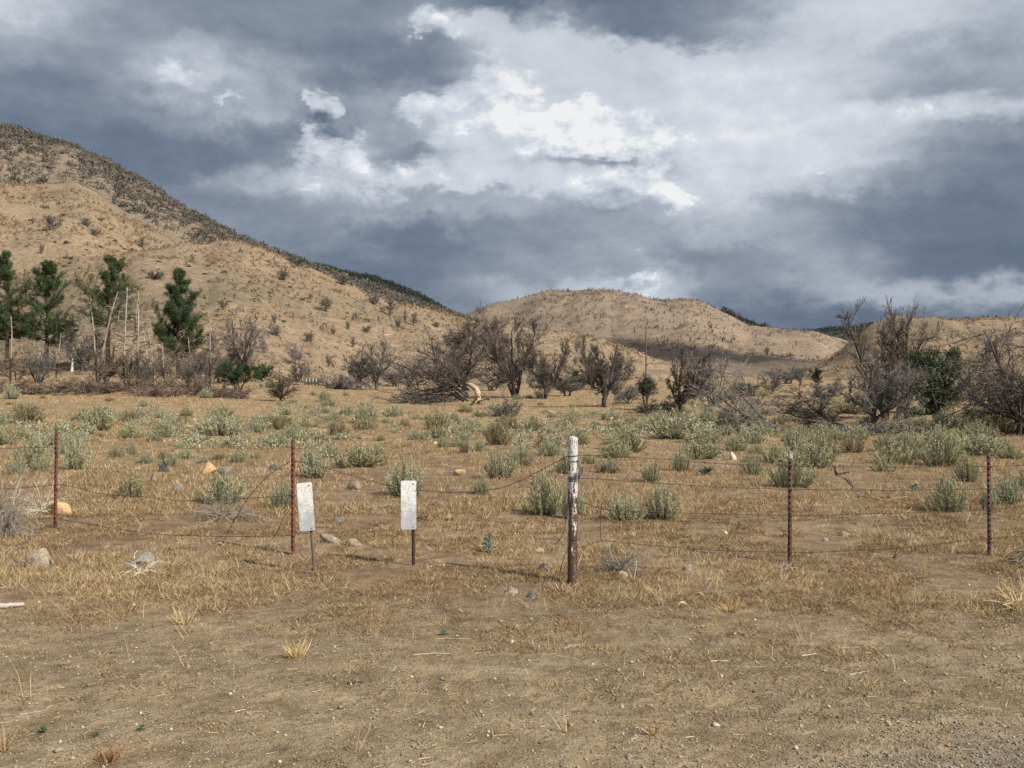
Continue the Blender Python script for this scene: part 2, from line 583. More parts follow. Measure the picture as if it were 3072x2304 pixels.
def mat_ground():
    m, t, b, co = new_mat('dry_soil')
    big = t.noise(co, 0.22, 5, 0.6)
    mid = t.noise(co, 1.6, 6, 0.65)
    fine = t.noise(co, 14.0, 5, 0.7)
    peb = t.voro(co, 38.0)
    pebc = t.voro(co, 38.0, out='Color')
    sep = t.n.new('ShaderNodeSeparateXYZ')
    t.l.new(co, sep.inputs[0])
    soil = t.mix(t.smooth(mid, 0.3, 0.7), (0.185, 0.13, 0.08), (0.285, 0.208, 0.13))
    red = t.mix(t.smooth(big, 0.42, 0.66), soil, (0.165, 0.108, 0.062))
    sand = t.mix(t.smooth(mid, 0.3, 0.7), (0.205, 0.156, 0.096), (0.285, 0.222, 0.142))
    near = t.smooth(t.math('MULTIPLY_ADD', t.math('SUBTRACT', mid, 0.5), 5.0, sep.outputs[1]), 9.0, 5.6)
    c = t.mix(near, red, sand)
    # straw-coloured grass cover far out, where single blades are too small to see
    far = t.smooth(sep.outputs[1], 10.0, 42.0)
    straw = t.mix(t.smooth(mid, 0.35, 0.66), (0.25, 0.172, 0.098), (0.39, 0.285, 0.162))
    c = t.mix(t.math('MULTIPLY', far, t.smooth(big, 0.2, 0.6)), c, straw)
    c = t.mix(1.0, c, t.mix(fine, (0.55, 0.55, 0.55), (1.45, 1.45, 1.45)), 'MULTIPLY')
    blot = t.noise(co, 4.2, 5, 0.7)
    c = t.mix(1.0, c, t.mix(t.smooth(blot, 0.32, 0.62), (0.66, 0.62, 0.58), (1.1, 1.1, 1.1)), 'MULTIPLY')
    # bare darker earth where the bank is cut
    geo = t.n.new('ShaderNodeNewGeometry')
    sg = t.n.new('ShaderNodeSeparateXYZ')
    t.l.new(geo.outputs['Normal'], sg.inputs[0])
    c = t.mix(t.smooth(sg.outputs[2], 0.985, 0.968, 0.0, 0.85), c, (0.17, 0.108, 0.064))
    # grey road gravel at the near right corner
    gx = t.math('MULTIPLY_ADD', sep.outputs[1], -1.75, t.math('ADD', sep.outputs[0], 0.0))
    gx = t.math('MULTIPLY_ADD', t.math('SUBTRACT', mid, 0.5), 2.4, gx)
    gm = t.smooth(gx, -6.4, -4.8)
    grav = t.mix(t.smooth(t.noise(co, 55.0, 3, 0.7), 0.35, 0.65), (0.105, 0.092, 0.076), (0.27, 0.235, 0.19))
    c = t.mix(t.math('MULTIPLY', gm, 0.8), c, grav)
    pm = t.smooth(t.math('MULTIPLY_ADD', t.math('SUBTRACT', fine, 0.5), 0.4, peb), 0.30, 0.18)
    pcol = t.mix(1.0, t.mix(0.75, pebc, (0.5, 0.5, 0.5)), (0.72, 0.62, 0.48), 'MULTIPLY')
    c = t.mix(t.math('MULTIPLY', pm, 0.55), c, pcol)
    t.l.new(c, b.inputs['Base Color'])
    h = t.math('MULTIPLY_ADD', fine, 0.6, t.math('MULTIPLY', pm, 0.35))
    h = t.math('ADD', h, t.math('MULTIPLY', mid, 1.2))
    h = t.math('MULTIPLY_ADD', blot, 1.2, h)
    bump(t, b, h, 1.0, 0.035)
    return m


def mat_hill(name, dry, dark, pale, sc=1.0, patch=0.55):
    m, t, b, co = new_mat(name)
    big = t.noise(co, 0.016 * sc, 5, 0.6)
    mid = t.noise(co, 0.09 * sc, 6, 0.65)
    fine = t.noise(co, 0.7 * sc, 6, 0.7)
    dots = t.voro(co, 0.42 * sc)
    c = t.mix(t.smooth(mid, 0.3, 0.7), dry, pale)
    c = t.mix(t.math('MULTIPLY', t.smooth(big, 0.46, 0.7), patch), c, dark)
    c = t.mix(1.0, c, t.mix(t.smooth(fine, 0.25, 0.75), (0.6, 0.6, 0.6), (1.34, 1.34, 1.34)), 'MULTIPLY')
    dm = t.smooth(t.math('MULTIPLY_ADD', t.math('SUBTRACT', fine, 0.5), 0.9, dots), 0.22, 0.10)
    c = t.mix(t.math('MULTIPLY', dm, 0.55), c, (dark[0] * .7, dark[1] * .75, dark[2] * .7))
    t.l.new(c, b.inputs['Base Color'])
    bump(t, b, t.math('MULTIPLY_ADD', mid, 2.0, fine), 0.55, 1.0 / sc)
    return m


M = {
    'soil': mat_ground(),
    'hill': mat_hill('dry_hill', (0.232, 0.171, 0.112), (0.150, 0.124, 0.081), (0.284, 0.212, 0.143), 1.0, .72),
    'hill_grey': mat_hill('scrub_hill', (0.172, 0.138, 0.102), (0.115, 0.104, 0.085), (0.225, 0.176, 0.128), 0.6, 0.9),
    'hill_dome': mat_hill('burnt_hill', (0.228, 0.170, 0.122), (0.160, 0.130, 0.100), (0.272, 0.207, 0.149), 0.5, 0.8),
    'hill_green_shade': mat_hill('wooded_hill_shade', (0.085, 0.088, 0.07), (0.035, 0.045, 0.036), (0.13, 0.125, 0.095), 0.4, 0.9),  # green woods, with the cloud shade over these ridges put into the colour
    'twig': mat_attr('dead_wood', 0.85, 0.2),
    'leaf': mat_attr('leaves', 0.75, 0.2, trans=0.18),
    'straw': mat_attr('dry_straw', 0.8, 0.2, trans=0.2),
    'rock': mat_attr('rock', 0.9, 0.15, grain=26.0),
    'stone': mat_attr('small_stone', 0.9, 0.15),
    'needle': mat_attr('needles', 0.6, 0.3, trans=0.1),
}

# ------------------------------------------------------------------ the land
def sinh_axis(lo, hi, centre, a, n):
    t = np.linspace(math.asinh((lo - centre) / a), math.asinh((hi - centre) / a), n)
    return centre + a * np.sinh(t)


gx_, gy_ = np.meshgrid(sinh_axis(-7000, 7000, 0, 3.0, 270), sinh_axis(-60, 9000, 7, 3.5, 360))
g = add_mesh('ground', [grid_part(gx_, gy_, ground_z(gx_, gy_))], M['soil'], smooth=True)
tag(g, 'dry brown soil and road gravel running out to the hills', 'ground', kind='structure')
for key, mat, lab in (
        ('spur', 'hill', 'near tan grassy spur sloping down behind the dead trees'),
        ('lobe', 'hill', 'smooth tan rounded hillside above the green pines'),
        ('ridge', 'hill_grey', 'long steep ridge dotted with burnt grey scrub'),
        ('far_ridge', 'hill_green_shade', 'wooded ridge end with cloud shade in its dark colour, beyond the scrubby ridge'),
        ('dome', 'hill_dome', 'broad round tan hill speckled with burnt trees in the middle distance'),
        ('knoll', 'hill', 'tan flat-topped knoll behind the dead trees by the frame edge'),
        ('blue_ridge', 'hill_green_shade', 'far ridge with cloud shade in its dark colour, between the round hill and the knoll')):
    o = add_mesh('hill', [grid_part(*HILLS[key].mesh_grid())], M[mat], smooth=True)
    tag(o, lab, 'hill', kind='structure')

# ------------------------------------------------------------------ plant generators
def integrate(rng, p0, d0, L, n, trop, wander):
    """polylines growing from p0 along d0, bent by trop (a vector per step) and random wander"""
    B = len(p0)
    P = np.zeros((B, n, 3))
    P[:, 0] = p0
    d = norm(d0)
    for i in range(1, n):
        d = norm(d + trop / (n - 1) + rng.normal(0, wander, (B, 3)) / math.sqrt(n - 1))
        P[:, i] = P[:, i - 1] + d * (L / (n - 1))[:, None]
    return P


def spawn(rng, par, k, t0, t1, ang, sd, ratio, fall, n, trop, wander, rr, rmin, flat=0.0):
    P, R, L = par['P'], par['R'], par['L']
    B, m, _ = P.shape
    t = t0 + (t1 - t0) * (np.arange(k)[None] + rng.random((B, k))) / k
    bi = np.repeat(np.arange(B), k)
    t = t.ravel()
    f = t * (m - 1)
    i = np.minimum(f.astype(int), m - 2)
    w = (f - i)[:, None]
    p0 = P[bi, i] * (1 - w) + P[bi, i + 1] * w
    T = norm(P[bi, i + 1] - P[bi, i])
    r = R[bi, i] * (1 - w[:, 0]) + R[bi, i + 1] * w[:, 0]
    q = rng.normal(0, 1, p0.shape)
    q[:, 2] *= 1 - flat
    perp = norm(q - (q * T).sum(1, keepdims=True) * T)
    a = np.radians(ang + rng.normal(0, sd, len(t)))[:, None]
    d0 = T * np.cos(a) + perp * np.sin(a)
    Lc = L[bi] * ratio * (1 - fall * t) * rng.uniform(.55, 1.25, len(t))
    Pc = integrate(rng, p0, d0, Lc, n, np.asarray(trop, float), wander)
    r0 = np.maximum(r * rr, rmin)
    Rc = r0[:, None] * np.linspace(1, .4, n)[None]
    return {'P': Pc, 'R': np.maximum(Rc, rmin * .6), 'L': Lc}


def stems(rng, base, dirs, L, R, n, trop, wander, taper=.35):
    L = np.asarray(L, float)
    P = integrate(rng, np.asarray(base, float), np.asarray(dirs, float), L, n, np.asarray(trop, float), wander)
    R = np.asarray(R, float)[:, None] * np.linspace(1, taper, n)[None]
    return {'P': P, 'R': R, 'L': L}


def cone_dirs(rng, k, a0, a1, phase=0.0):
    az = phase + (np.arange(k) + rng.uniform(-.35, .35, k)) * 2 * math.pi / k
    th = np.radians(rng.uniform(a0, a1, k))
    return np.stack([np.sin(th) * np.cos(az), np.sin(th) * np.sin(az), np.cos(th)], 1)


def wood_cols(rng, k, base, var=.25, pale=0.0):
    c = np.asarray(base)[None] * rng.uniform(1 - var, 1 + var, (k, 1))
    c = c * (1 + rng.normal(0, .03, (k, 3)))
    sel = rng.random(k) < pale
    c[sel] = np.array([.36, .31, .25]) * rng.uniform(.7, 1.1, (sel.sum(), 1))
    return np.clip(c, .01, .8)


GREY = (.126, .115, .105)
BROWN = (.088, .068, .053)
DARK = (.05, .042, .037)
SILVER = (.20, .182, .165)


def fit(levels, H, W, spread_y=1.0):
    """scale to the wanted height and crown width"""
    A = np.concatenate([l['P'].reshape(-1, 3) for l in levels])
    hz = np.percentile(A[:, 2], 98.0)
    wx = np.percentile(A[:, 0], 97) - np.percentile(A[:, 0], 3)
    wy = np.percentile(A[:, 1], 97) - np.percentile(A[:, 1], 3)
    s = np.array([W / wx, W * spread_y / wy, H / hz])
    for l in levels:
        l['P'] = l['P'] * s
    return levels


def dead_tree(seed, style, H, W, col=GREY, dens=1.0, px=.03):
    """levels of branches, in metres, base at the origin; px = metres per render pixel there"""
    rng = np.random.default_rng(seed)
    rt = max(.006, px * .13)                      # twigs stay about a third of a pixel thick
    k3 = max(3, int(10 * dens))
    if style == 'vase':
        n = int(rng.integers(4, 7))
        s0 = stems(rng, rng.normal(0, .05, (n, 3)) * [1, 1, 0], cone_dirs(rng, n, 12, 42), rng.uniform(.75, 1.05, n), rng.uniform(.019, .031, n), 9, (0, 0, .35), .24, .2)
        s1 = spawn(rng, s0, 14, .15, 1, 45, 14, .5, .5, 7, (0, 0, .55), .34, .42, .004)
    elif style == 'round':
        t = stems(rng, [[0, 0, 0]], [[rng.normal(0, .1), rng.normal(0, .1), 1]], [.32], [.040], 5, (0, 0, 0), .1, .8)
        n = 8
        s0 = spawn(rng, t, n, .35, 1, 50, 14, 2.3, .0, 9, (0, 0, .3), .3, .55, .008)
        s1 = spawn(rng, s0, 12, .15, 1, 50, 14, .5, .45, 7, (0, 0, .4), .36, .45, .004)
        s0 = {'P': np.concatenate([s0['P'], np.repeat(t['P'], 1, 0)[:, np.linspace(0, 4, 9).astype(int)] + np.linspace(0, 1e-4, 9)[None, :, None]]),
              'R': np.concatenate([s0['R'], t['R'][:, np.linspace(0, 4, 9).astype(int)]]), 'L': np.concatenate([s0['L'], t['L']])}
    elif style == 'plume':
        s0 = stems(rng, [[0, 0, 0], [.02, .01, 0]], [[.03, 0, 1], [-.16, .08, 1]], [1.0, .82], [.032, .024], 10, (0, 0, .15), .14, .15)
        s1 = spawn(rng, s0, 26, .12, .97, 58, 12, .56, .62, 8, (0, 0, .75), .27, .36, .004)
    elif style == 'snag':
        s0 = stems(rng, [[0, 0, 0]], [[rng.normal(0, .05), rng.normal(0, .05), 1]], [1.0], [.013], 10, (0, 0, .1), .09, .4)
        s1 = spawn(rng, s0, 15, .3, .99, 74, 16, .24, .3, 6, (0, 0, -.5), .4, .42, .005)
    elif style == 'sweep':     # long branches that reach out and hang to the ground
        n = 4
        s0 = stems(rng, rng.normal(0, .04, (n, 3)) * [1, 1, 0], cone_dirs(rng, n, 10, 35), rng.uniform(.8, 1.05, n), rng.uniform(.018, .028, n), 9, (0, 0, .25), .27, .2)
        s1 = spawn(rng, s0, 14, .08, 1, 66, 14, .72, .5, 9, (0, 0, -.55), .36, .4, .004)
    elif style == 'lean':
        n = 5
        dd = cone_dirs(rng, n, 8, 30) + np.array([-1.0, .1, .1])
        s0 = stems(rng, rng.normal(0, .06, (n, 3)) * [1, 1, 0], dd, rng.uniform(.7, 1.1, n), rng.uniform(.013, .022, n), 9, (0, 0, .25), .27, .2)
        s1 = spawn(rng, s0, 11, .15, 1, 55, 18, .5, .4, 7, (0, 0, .35), .4, .45, .004)
    else:                      # 'heap' – low brushwood
        n = 26
        base = rng.normal(0, .22, (n, 3)) * [1, .7, 0]
        dd = cone_dirs(rng, n, 35, 88)
        s0 = stems(rng, base, dd, rng.uniform(.3, .75, n), rng.uniform(.007, .014, n), 7, (0, 0, .1), .4, .3)
        s1 = spawn(rng, s0, 6, .1, 1, 50, 18, .6, .4, 6, (0, 0, .2), .5, .6, .004)
    kk = (2 if style == 'snag' else k3)
    s2 = spawn(rng, s1, kk, .12, 1, 46, 14, .62, .45, 5, (0, 0, .35 if style not in ('sweep', 'snag') else -.25), .42, .55, .002)
    lv = [s0, s1, s2]
    if style != 'snag':
        s3 = spawn(rng, s2, max(4, int(11 * dens)), .1, 1, 42, 14, .72, .4, 4, (0, 0, .3), .45, .7, .0015)
        lv.append(s3)
    lv = fit(lv, H, W)
    g = max(H, W)
    for i, l in enumerate(lv):
        l['R'] = np.maximum(l['R'] * g, rt * (2.2 if i == 0 else 1.4 if i == 1 else 1.05 if i == 2 else .9))
        if style in ('heap', 'sweep', 'lean'):
            l['P'][..., 2] = np.maximum(l['P'][..., 2], .02)
    base = np.asarray(col)
    pale = .22 if style == 'snag' else .05
    c0 = wood_cols(rng, len(lv[0]['P']), base * .72, .3, pale if style == 'snag' else 0.0)
    n0 = lv[0]['P'].shape[1]
    c0 = np.repeat(c0[:, None], n0, 1)
    if style == 'snag':       # bleached above, charred at the foot
        tt = np.linspace(0, 1, n0)[None, :, None]
        c0 = np.where(tt < .28 + .1 * rng.random(), np.array(DARK)[None, None] * .8, np.array([.46, .39, .31])[None, None] * rng.uniform(.6, 1.0, (1, n0, 1)))
    tw = [tubes(lv[2]['P'][:, [0, 1, 3, 4]], lv[2]['R'][:, [0, 1, 3, 4]], 3, wood_cols(rng, len(lv[2]['P']), base * 1.25, .3, .03))]
    if len(lv) > 3:           # the finest twigs are slivers
        q = lv[3]
        v = q['P'][:, -1] - q['P'][:, 0]
        tw.append(blades(rng, q['P'][:, 0], v, np.linalg.norm(v, axis=1), q['R'][:, 0] * 2.6, wood_cols(rng, len(v), base * 1.35, .3, .03), mid=False))
    parts = {
        'trunk': [tubes(lv[0]['P'], lv[0]['R'], 6, c0)],
        'branches': [tubes(lv[1]['P'], lv[1]['R'], 4, wood_cols(rng, len(lv[1]['P']), base * .85, .3, pale))],
        'twigs': tw,
    }
    return parts


def put_tree(name, parts, loc, label, cat, group=None, mat='twig', rz=0.0, mats=None):
    root = empty(name, loc, rz)
    for k, pp in parts.items():
        o = add_mesh(k, pp, M[(mats or {}).get(k, mat)], root)
        if k != 'trunk' or len(pp[0][0]) > 1:
            o['kind'] = 'stuff'
    return tag(root, label, cat, group)


def blades(rng, P, D, L, W, C, bend=.5, mid=True):
    """P base (N,3), D direction (N,3): narrow two-piece blades, each facing a random way"""
    N = len(P)
    D = norm(D)
    q = rng.normal(0, 1, (N, 3))
    S = norm(np.cross(D, q))
    B2 = norm(np.cross(S, D))
    if not mid:
        V = np.stack([P - S * (W / 2)[:, None], P + S * (W / 2)[:, None], P + D * L[:, None]], 1)
        F = np.arange(N * 3).reshape(N, 3)
        return (V.reshape(-1, 3), F, np.repeat(C, 3, 0))
    m = P + D * (L * .55)[:, None] + B2 * (L * bend * .18)[:, None]
    tip = P + D * (L * .9)[:, None] + B2 * (L * bend * .6)[:, None]
    V = np.stack([P - S * (W / 2)[:, None], P + S * (W / 2)[:, None], m + S * (W * .4)[:, None], m - S * (W * .4)[:, None], tip + S * (W * .12)[:, None], tip - S * (W * .12)[:, None]], 1)
    b = np.arange(N)[:, None] * 6
    F = np.concatenate([b + np.array([[0, 1, 2, 3]]), b + np.array([[3, 2, 4, 5]])])
    return (V.reshape(-1, 3), F, np.repeat(C, 6, 0))


def pine(seed, H, W, bare=.3, px=.045, gaps=.0, green=(.050, .072, .029), thin=1.0):
    rng = np.random.default_rng(seed)
    s0 = stems(rng, [[0, 0, 0]], [[rng.normal(0, .02), rng.normal(0, .02), 1]], [H], [H * .021], 14, (0, 0, .05), .05, .12)
    nb = int(80 * thin)
    t = np.sort(bare + (1 - bare) * rng.random(nb) ** 1.25)
    f = t * 13
    i = np.minimum(f.astype(int), 12)
    w = (f - i)[:, None]
    p0 = s0['P'][0, i] * (1 - w) + s0['P'][0, i + 1] * w
    r = s0['R'][0, i]
    az = rng.random(nb) * 2 * math.pi
    tt = (t - bare) / (1 - bare)
    up = .10 + .75 * tt + rng.normal(0, .12, nb)
    d0 = np.stack([np.cos(az), np.sin(az), up], 1)
    prof = np.clip(np.minimum(1.0, .75 + 1.6 * tt) * (1 - tt) ** .8 + .07, .05, 1.2)
    lobes = .78 + .42 * np.sin(3 * az + seed) * np.sin(11 * tt + seed)
    L = W * .78 * prof * lobes * rng.uniform(.75, 1.2, nb)
    P1 = integrate(rng, p0, d0, L, 7, np.array([0, 0, .45]), .22)
    s1 = {'P': P1, 'R': np.maximum(r * .35, .012)[:, None] * np.linspace(1, .35, 7)[None], 'L': L}
    s2 = spawn(rng, s1, 10, .22, 1, 48, 12, .40, .35, 4, (0, 0, .4), .3, .5, .010, flat=.55)
    # needle tufts along the outer twigs
    tips = np.concatenate([s2['P'][:, 1:].reshape(-1, 3), s1['P'][:, 4:].reshape(-1, 3), s0['P'][0, -2:]])
    keep = rng.random(len(tips)) > gaps
    tips = tips[keep]
    k = 14
    n = len(tips) * k
    c0 = np.repeat(tips, k, 0) + rng.normal(0, .085, (n, 3))
    D = norm(rng.normal(0, 1, (n, 3)) + np.array([0, 0, .55]))
    Lb = rng.uniform(.20, .40, n) * (1 + px)
    Wb = rng.uniform(.03, .055, n)
    tone = np.repeat(rng.uniform(.55, 1.9, len(tips)), k)[:, None] * rng.uniform(.7, 1.3, (n, 1))
    C = np.array(green)[None] * tone * (1 + np.array([[.25, .1, -.1]]) * rng.normal(0, .5, (n, 1)))
    nd = blades(rng, c0, D, Lb, Wb, np.clip(C, .006, .3), mid=False)
    bark = np.repeat(np.array([[.085, .052, .036]]), 14, 0) * np.linspace(.65, 1.3, 14)[:, None]
    dead_t = rng.random(14)
    db = stems(rng, s0['P'][0, np.minimum((dead_t * bare * 13).astype(int) + 1, 12)], np.stack([rng.normal(0, 1, 14), rng.normal(0, 1, 14), np.full(14, -.15)], 1),
               rng.uniform(.1, .3, 14) * W, np.full(14, .02), 5, (0, 0, -.2), .3)
    return {
        'trunk': [tubes(s0['P'], s0['R'], 8, bark[None])],
        'branches': [tubes(s1['P'], s1['R'], 4, wood_cols(rng, nb, BROWN)), tubes(s2['P'], s2['R'], 3, wood_cols(rng, len(s2['P']), BROWN)),
                     tubes(db['P'], db['R'], 3, wood_cols(rng, 14, GREY))],
        'needles': [nd],
    }


def shrub_tree(seed, H, W, bare, green, px=.045, full=1.0):
    """round-headed juniper or young pine: short trunk, thick leafy head"""
    rng = np.random.default_rng(seed)
    s0 = stems(rng, rng.normal(0, .03, (4, 3)) * [1, 1, 0], cone_dirs(rng, 4, 5, 28), np.full(4, .8), np.full(4, .03), 7, (0, 0, .2), .2)
    s1 = spawn(rng, s0, 12, bare, 1, 55, 14, .55, .45, 6, (0, 0, .4), .3, .5, .01)
    s2 = spawn(rng, s1, 7, .2, 1, 45, 14, .5, .4, 4, (0, 0, .3), .35, .6, .006)
    lv = fit([s0, s1, s2], H * .96, W * .9)
    g = max(H, W)
    for l in lv:
        l['R'] = np.maximum(l['R'] * g * .9, px * .15)
    tips = lv[2]['P'][:, 1:].reshape(-1, 3)
    tips = tips[(tips[:, 2] > H * bare * .9) & (rng.random(len(tips)) < full)]
    k = 11
    n = len(tips) * k
    c0 = np.repeat(tips, k, 0) + rng.normal(0, .035 * g, (n, 3)) * .6
    D = norm(rng.normal(0, 1, (n, 3)) + np.array([0, 0, .8]))
    tone = np.repeat(rng.uniform(.65, 1.45, len(tips)), k)[:, None] * rng.uniform(.75, 1.25, (n, 1))
    nd = blades(rng, c0, D, rng.uniform(.035, .065, n) * g, rng.uniform(.010, .016, n) * g, np.clip(np.array(green)[None] * tone, .005, .4), mid=False)
    return {'trunk': [tubes(lv[0]['P'], lv[0]['R'], 6, wood_cols(rng, 4, DARK))],
            'branches': [tubes(lv[1]['P'], lv[1]['R'], 4, wood_cols(rng, len(lv[1]['P']), BROWN)), tubes(lv[2]['P'], lv[2]['R'], 3, wood_cols(rng, len(lv[2]['P']), BROWN))],
            'needles': [nd]}


def sage_parts(seed, col, shoots=100, leaves=24, dry=0.0, upright=1.0):
    """unit sagebrush: width 1, height 1"""
    rng = np.random.default_rng(seed)
    az = rng.random(shoots) * 2 * math.pi
    rho = np.sqrt(rng.random(shoots))
    lump = 1 + .30 * np.sin(2 * az + seed) + .20 * np.sin(5 * az + 2.1 * seed)
    rx = .47 * rho * lump
    zt = (1 - .55 * rho ** 2.2) * rng.uniform(.55, 1.08, shoots) * (1 + .18 * np.sin(3 * az + 1.7 * seed) * rho)
    tip = np.stack([rx * np.cos(az), rx * np.sin(az), zt], 1)
    base = tip * np.array([.42, .42, 0]) + rng.normal(0, .02, (shoots, 3)) * [1, 1, 0]
    n = 6
    s = np.linspace(0, 1, n)[None, :, None]
    xy = base[:, None, :2] + (tip - base)[:, None, :2] * s ** (.75 / upright)
    zz = zt[:, None, None] * s ** (1.0 + .35 * rho[:, None, None])
    P = np.concatenate([xy, zz], 2) + rng.normal(0, .012, (shoots, n, 3)) * s
    R = np.full((shoots, n), .006) * np.linspace(1.5, .6, n)[None]
    wood = tubes(P, R, 3, wood_cols(rng, shoots, (.13, .115, .095)))
    k = leaves
    t = rng.uniform(.16, 1.0, (shoots, k)) ** .8
    f = t * (n - 1)
    i = np.minimum(f.astype(int), n - 2)
    w = (f - i)[..., None]
    bi = np.arange(shoots)[:, None]
    p = (P[bi, i] * (1 - w) + P[bi, i + 1] * w).reshape(-1, 3)
    T = norm(P[bi, i + 1] - P[bi, i]).reshape(-1, 3)
    N = len(p)
    D = norm(T * .85 + rng.normal(0, .42, (N, 3)) + np.array([0, 0, .25]))
    tone = np.repeat(rng.uniform(.78, 1.22, shoots), k) * rng.uniform(.8, 1.2, N)
    C = np.asarray(col)[None] * tone[:, None]
    sel = rng.random(N) < dry
    C[sel] = np.array([.27, .20, .12]) * rng.uniform(.7, 1.2, (sel.sum(), 1))
    lf = blades(rng, p + rng.normal(0, .008, (N, 3)), D, rng.uniform(.045, .085, N), rng.uniform(.012, .020, N), np.clip(C, .01, .6), mid=False)
    return {'stems': [wood], 'leaves': [lf]}


# ------------------------------------------------------------------ trees traced from the photograph
def size_at(u, vb, px_w, px_h):
    p = spot(u, vb)
    s = p.y / FPX
    return p, px_w * s, px_h * s, 3 * s


def dead(seed, u, vb, vt, w, style, label, col=GREY, dens=1.0, rz=None, name='dead_tree', group='burnt trees standing on the flat', cat='dead tree', dz=0.0):
    p, W, H, px = size_at(u, vb, w, vb - vt)
    p.z -= .05 + dz
    return put_tree(name, dead_tree(seed, style, H + dz, W, col, dens, px), p, label, cat, group, rz=rz or 0.0)


def live(seed, u, vb, vt, w, label, bare=.3, gaps=0.0, thin=1.0, green=(.050, .072, .029), dz=0.0):
    p, W, H, px = size_at(u, vb, w, vb - vt)
    p.z -= .08
    return put_tree('pine_tree', pine(seed, H, W, bare, px, gaps, green, thin), p, label, 'pine tree', 'green pines below the hill', mats={'needles': 'needle'})


live(11, 20, 1108, 762, 175, 'dark green pine cut off by the photo edge, beside the bushier pine', bare=.26)
live(12, 140, 1103, 783, 150, 'densest full green pine, between the edge pine and the snags', bare=.22, green=(.047, .074, .028))
live(13, 322, 1117, 774, 165, 'tall thin green pine with bare lower trunk behind the white leaning snag', bare=.40, gaps=.12, thin=.75)
live(14, 535, 1136, 818, 150, 'green pine standing alone, nearest the open slope', bare=.20, green=(.045, .068, .029))
live(15, -60, 1112, 800, 150, 'pine mostly outside the photo edge behind the crooked bleached snag', bare=.3)

SN = 'bare snags among the pines'
for sd, u, vb, vt, w, lab in (
        (31, 31, 1150, 950, 70, 'crooked bleached snag with forked white top at the photo edge'),
        (32, 102, 1129, 1020, 30, 'short pale snag under the densest pine'),
        (33, 168, 1136, 995, 40, 'black charred snag under the densest pine'),
        (36, 291, 1151, 908, 60, 'thin grey snag crossing the foot of the white leaning one'),
        (37, 372, 1158, 872, 75, 'tall grey snag beside the white leaning one, reaching as high'),
        (38, 386, 1176, 915, 60, 'snag with black foot standing nearest the field'),
        (39, 413, 1178, 890, 70, 'straight tall whitish snag in the gap between two pines'),
        (40, 449, 1136, 945, 55, 'slim grey snag beyond the straight whitish one'),
        (41, 494, 1160, 1015, 55, 'pale-footed snag just before the lone pine'),
        (42, 630, 1165, 958, 70, 'forked pale snag on the open side of the lone pine'),
        (43, 673, 1187, 1114, 26, 'short charred pole beside the low flat-topped green pine'),
        (44, 333, 1120, 905, 70, 'dark snag against the trunk of the tall thin pine'),
        (45, 460, 1150, 985, 60, 'grey snag with drooping branches in the middle of the thicket'),
        (46, 575, 1150, 1010, 60, 'brownish dead sapling between lone pine and forked snag')):
    dead(sd, u, vb, vt, w, 'snag', lab, (.12, .10, .085), group=SN, cat='snag', name='snag')

# the white leaning snag
p, W_, H_, px_ = size_at(297, 1151, 57, 277)
rng = np.random.default_rng(5)
lp = np.stack([np.array([0, .15, .3, .5, .72, 1.0]) ** 1.15 * W_, np.zeros(6), np.linspace(-.1, H_, 6)], 1)
root = empty('snag', p)
tag(root, 'white leaning snag, tallest slanting trunk among the pines', 'snag', SN)
add_mesh('trunk', [tubes(lp[None], np.linspace(.10, .04, 6)[None], 7, np.array([[[.05, .042, .035], [.14, .12, .10], [.33, .28, .22], [.24, .2, .165], [.36, .31, .245], [.26, .225, .19]]]))], M['twig'], root)
lst = {'P': lp[None], 'R': np.linspace(.10, .04, 6)[None], 'L': np.array([H_])}
br = spawn(rng, lst, 9, .3, .98, 70, 15, .14, .2, 5, (0, 0, -.5), .4, .35, .025)
tag(add_mesh('branches', [tubes(br['P'], br['R'], 3, wood_cols(rng, 9, (.28, .24, .2)))], M['twig'], root), kind='stuff')
# white stump
p, W_, H_, px_ = size_at(216, 1114, 12, 44)
o = add_mesh('stump', [tubes(np.array([[[0, 0, -.05], [.02, 0, H_ * .25], [.05, 0, H_ * .6], [.04, 0, H_]]]), np.array([[W_ * .45, W_ * .32, W_ * .24, .04]]), 7, (.62, .58, .52))], M['twig'])
o.location = p
tag(o, 'small white pointed stump by the round grey dead bush', 'stump')

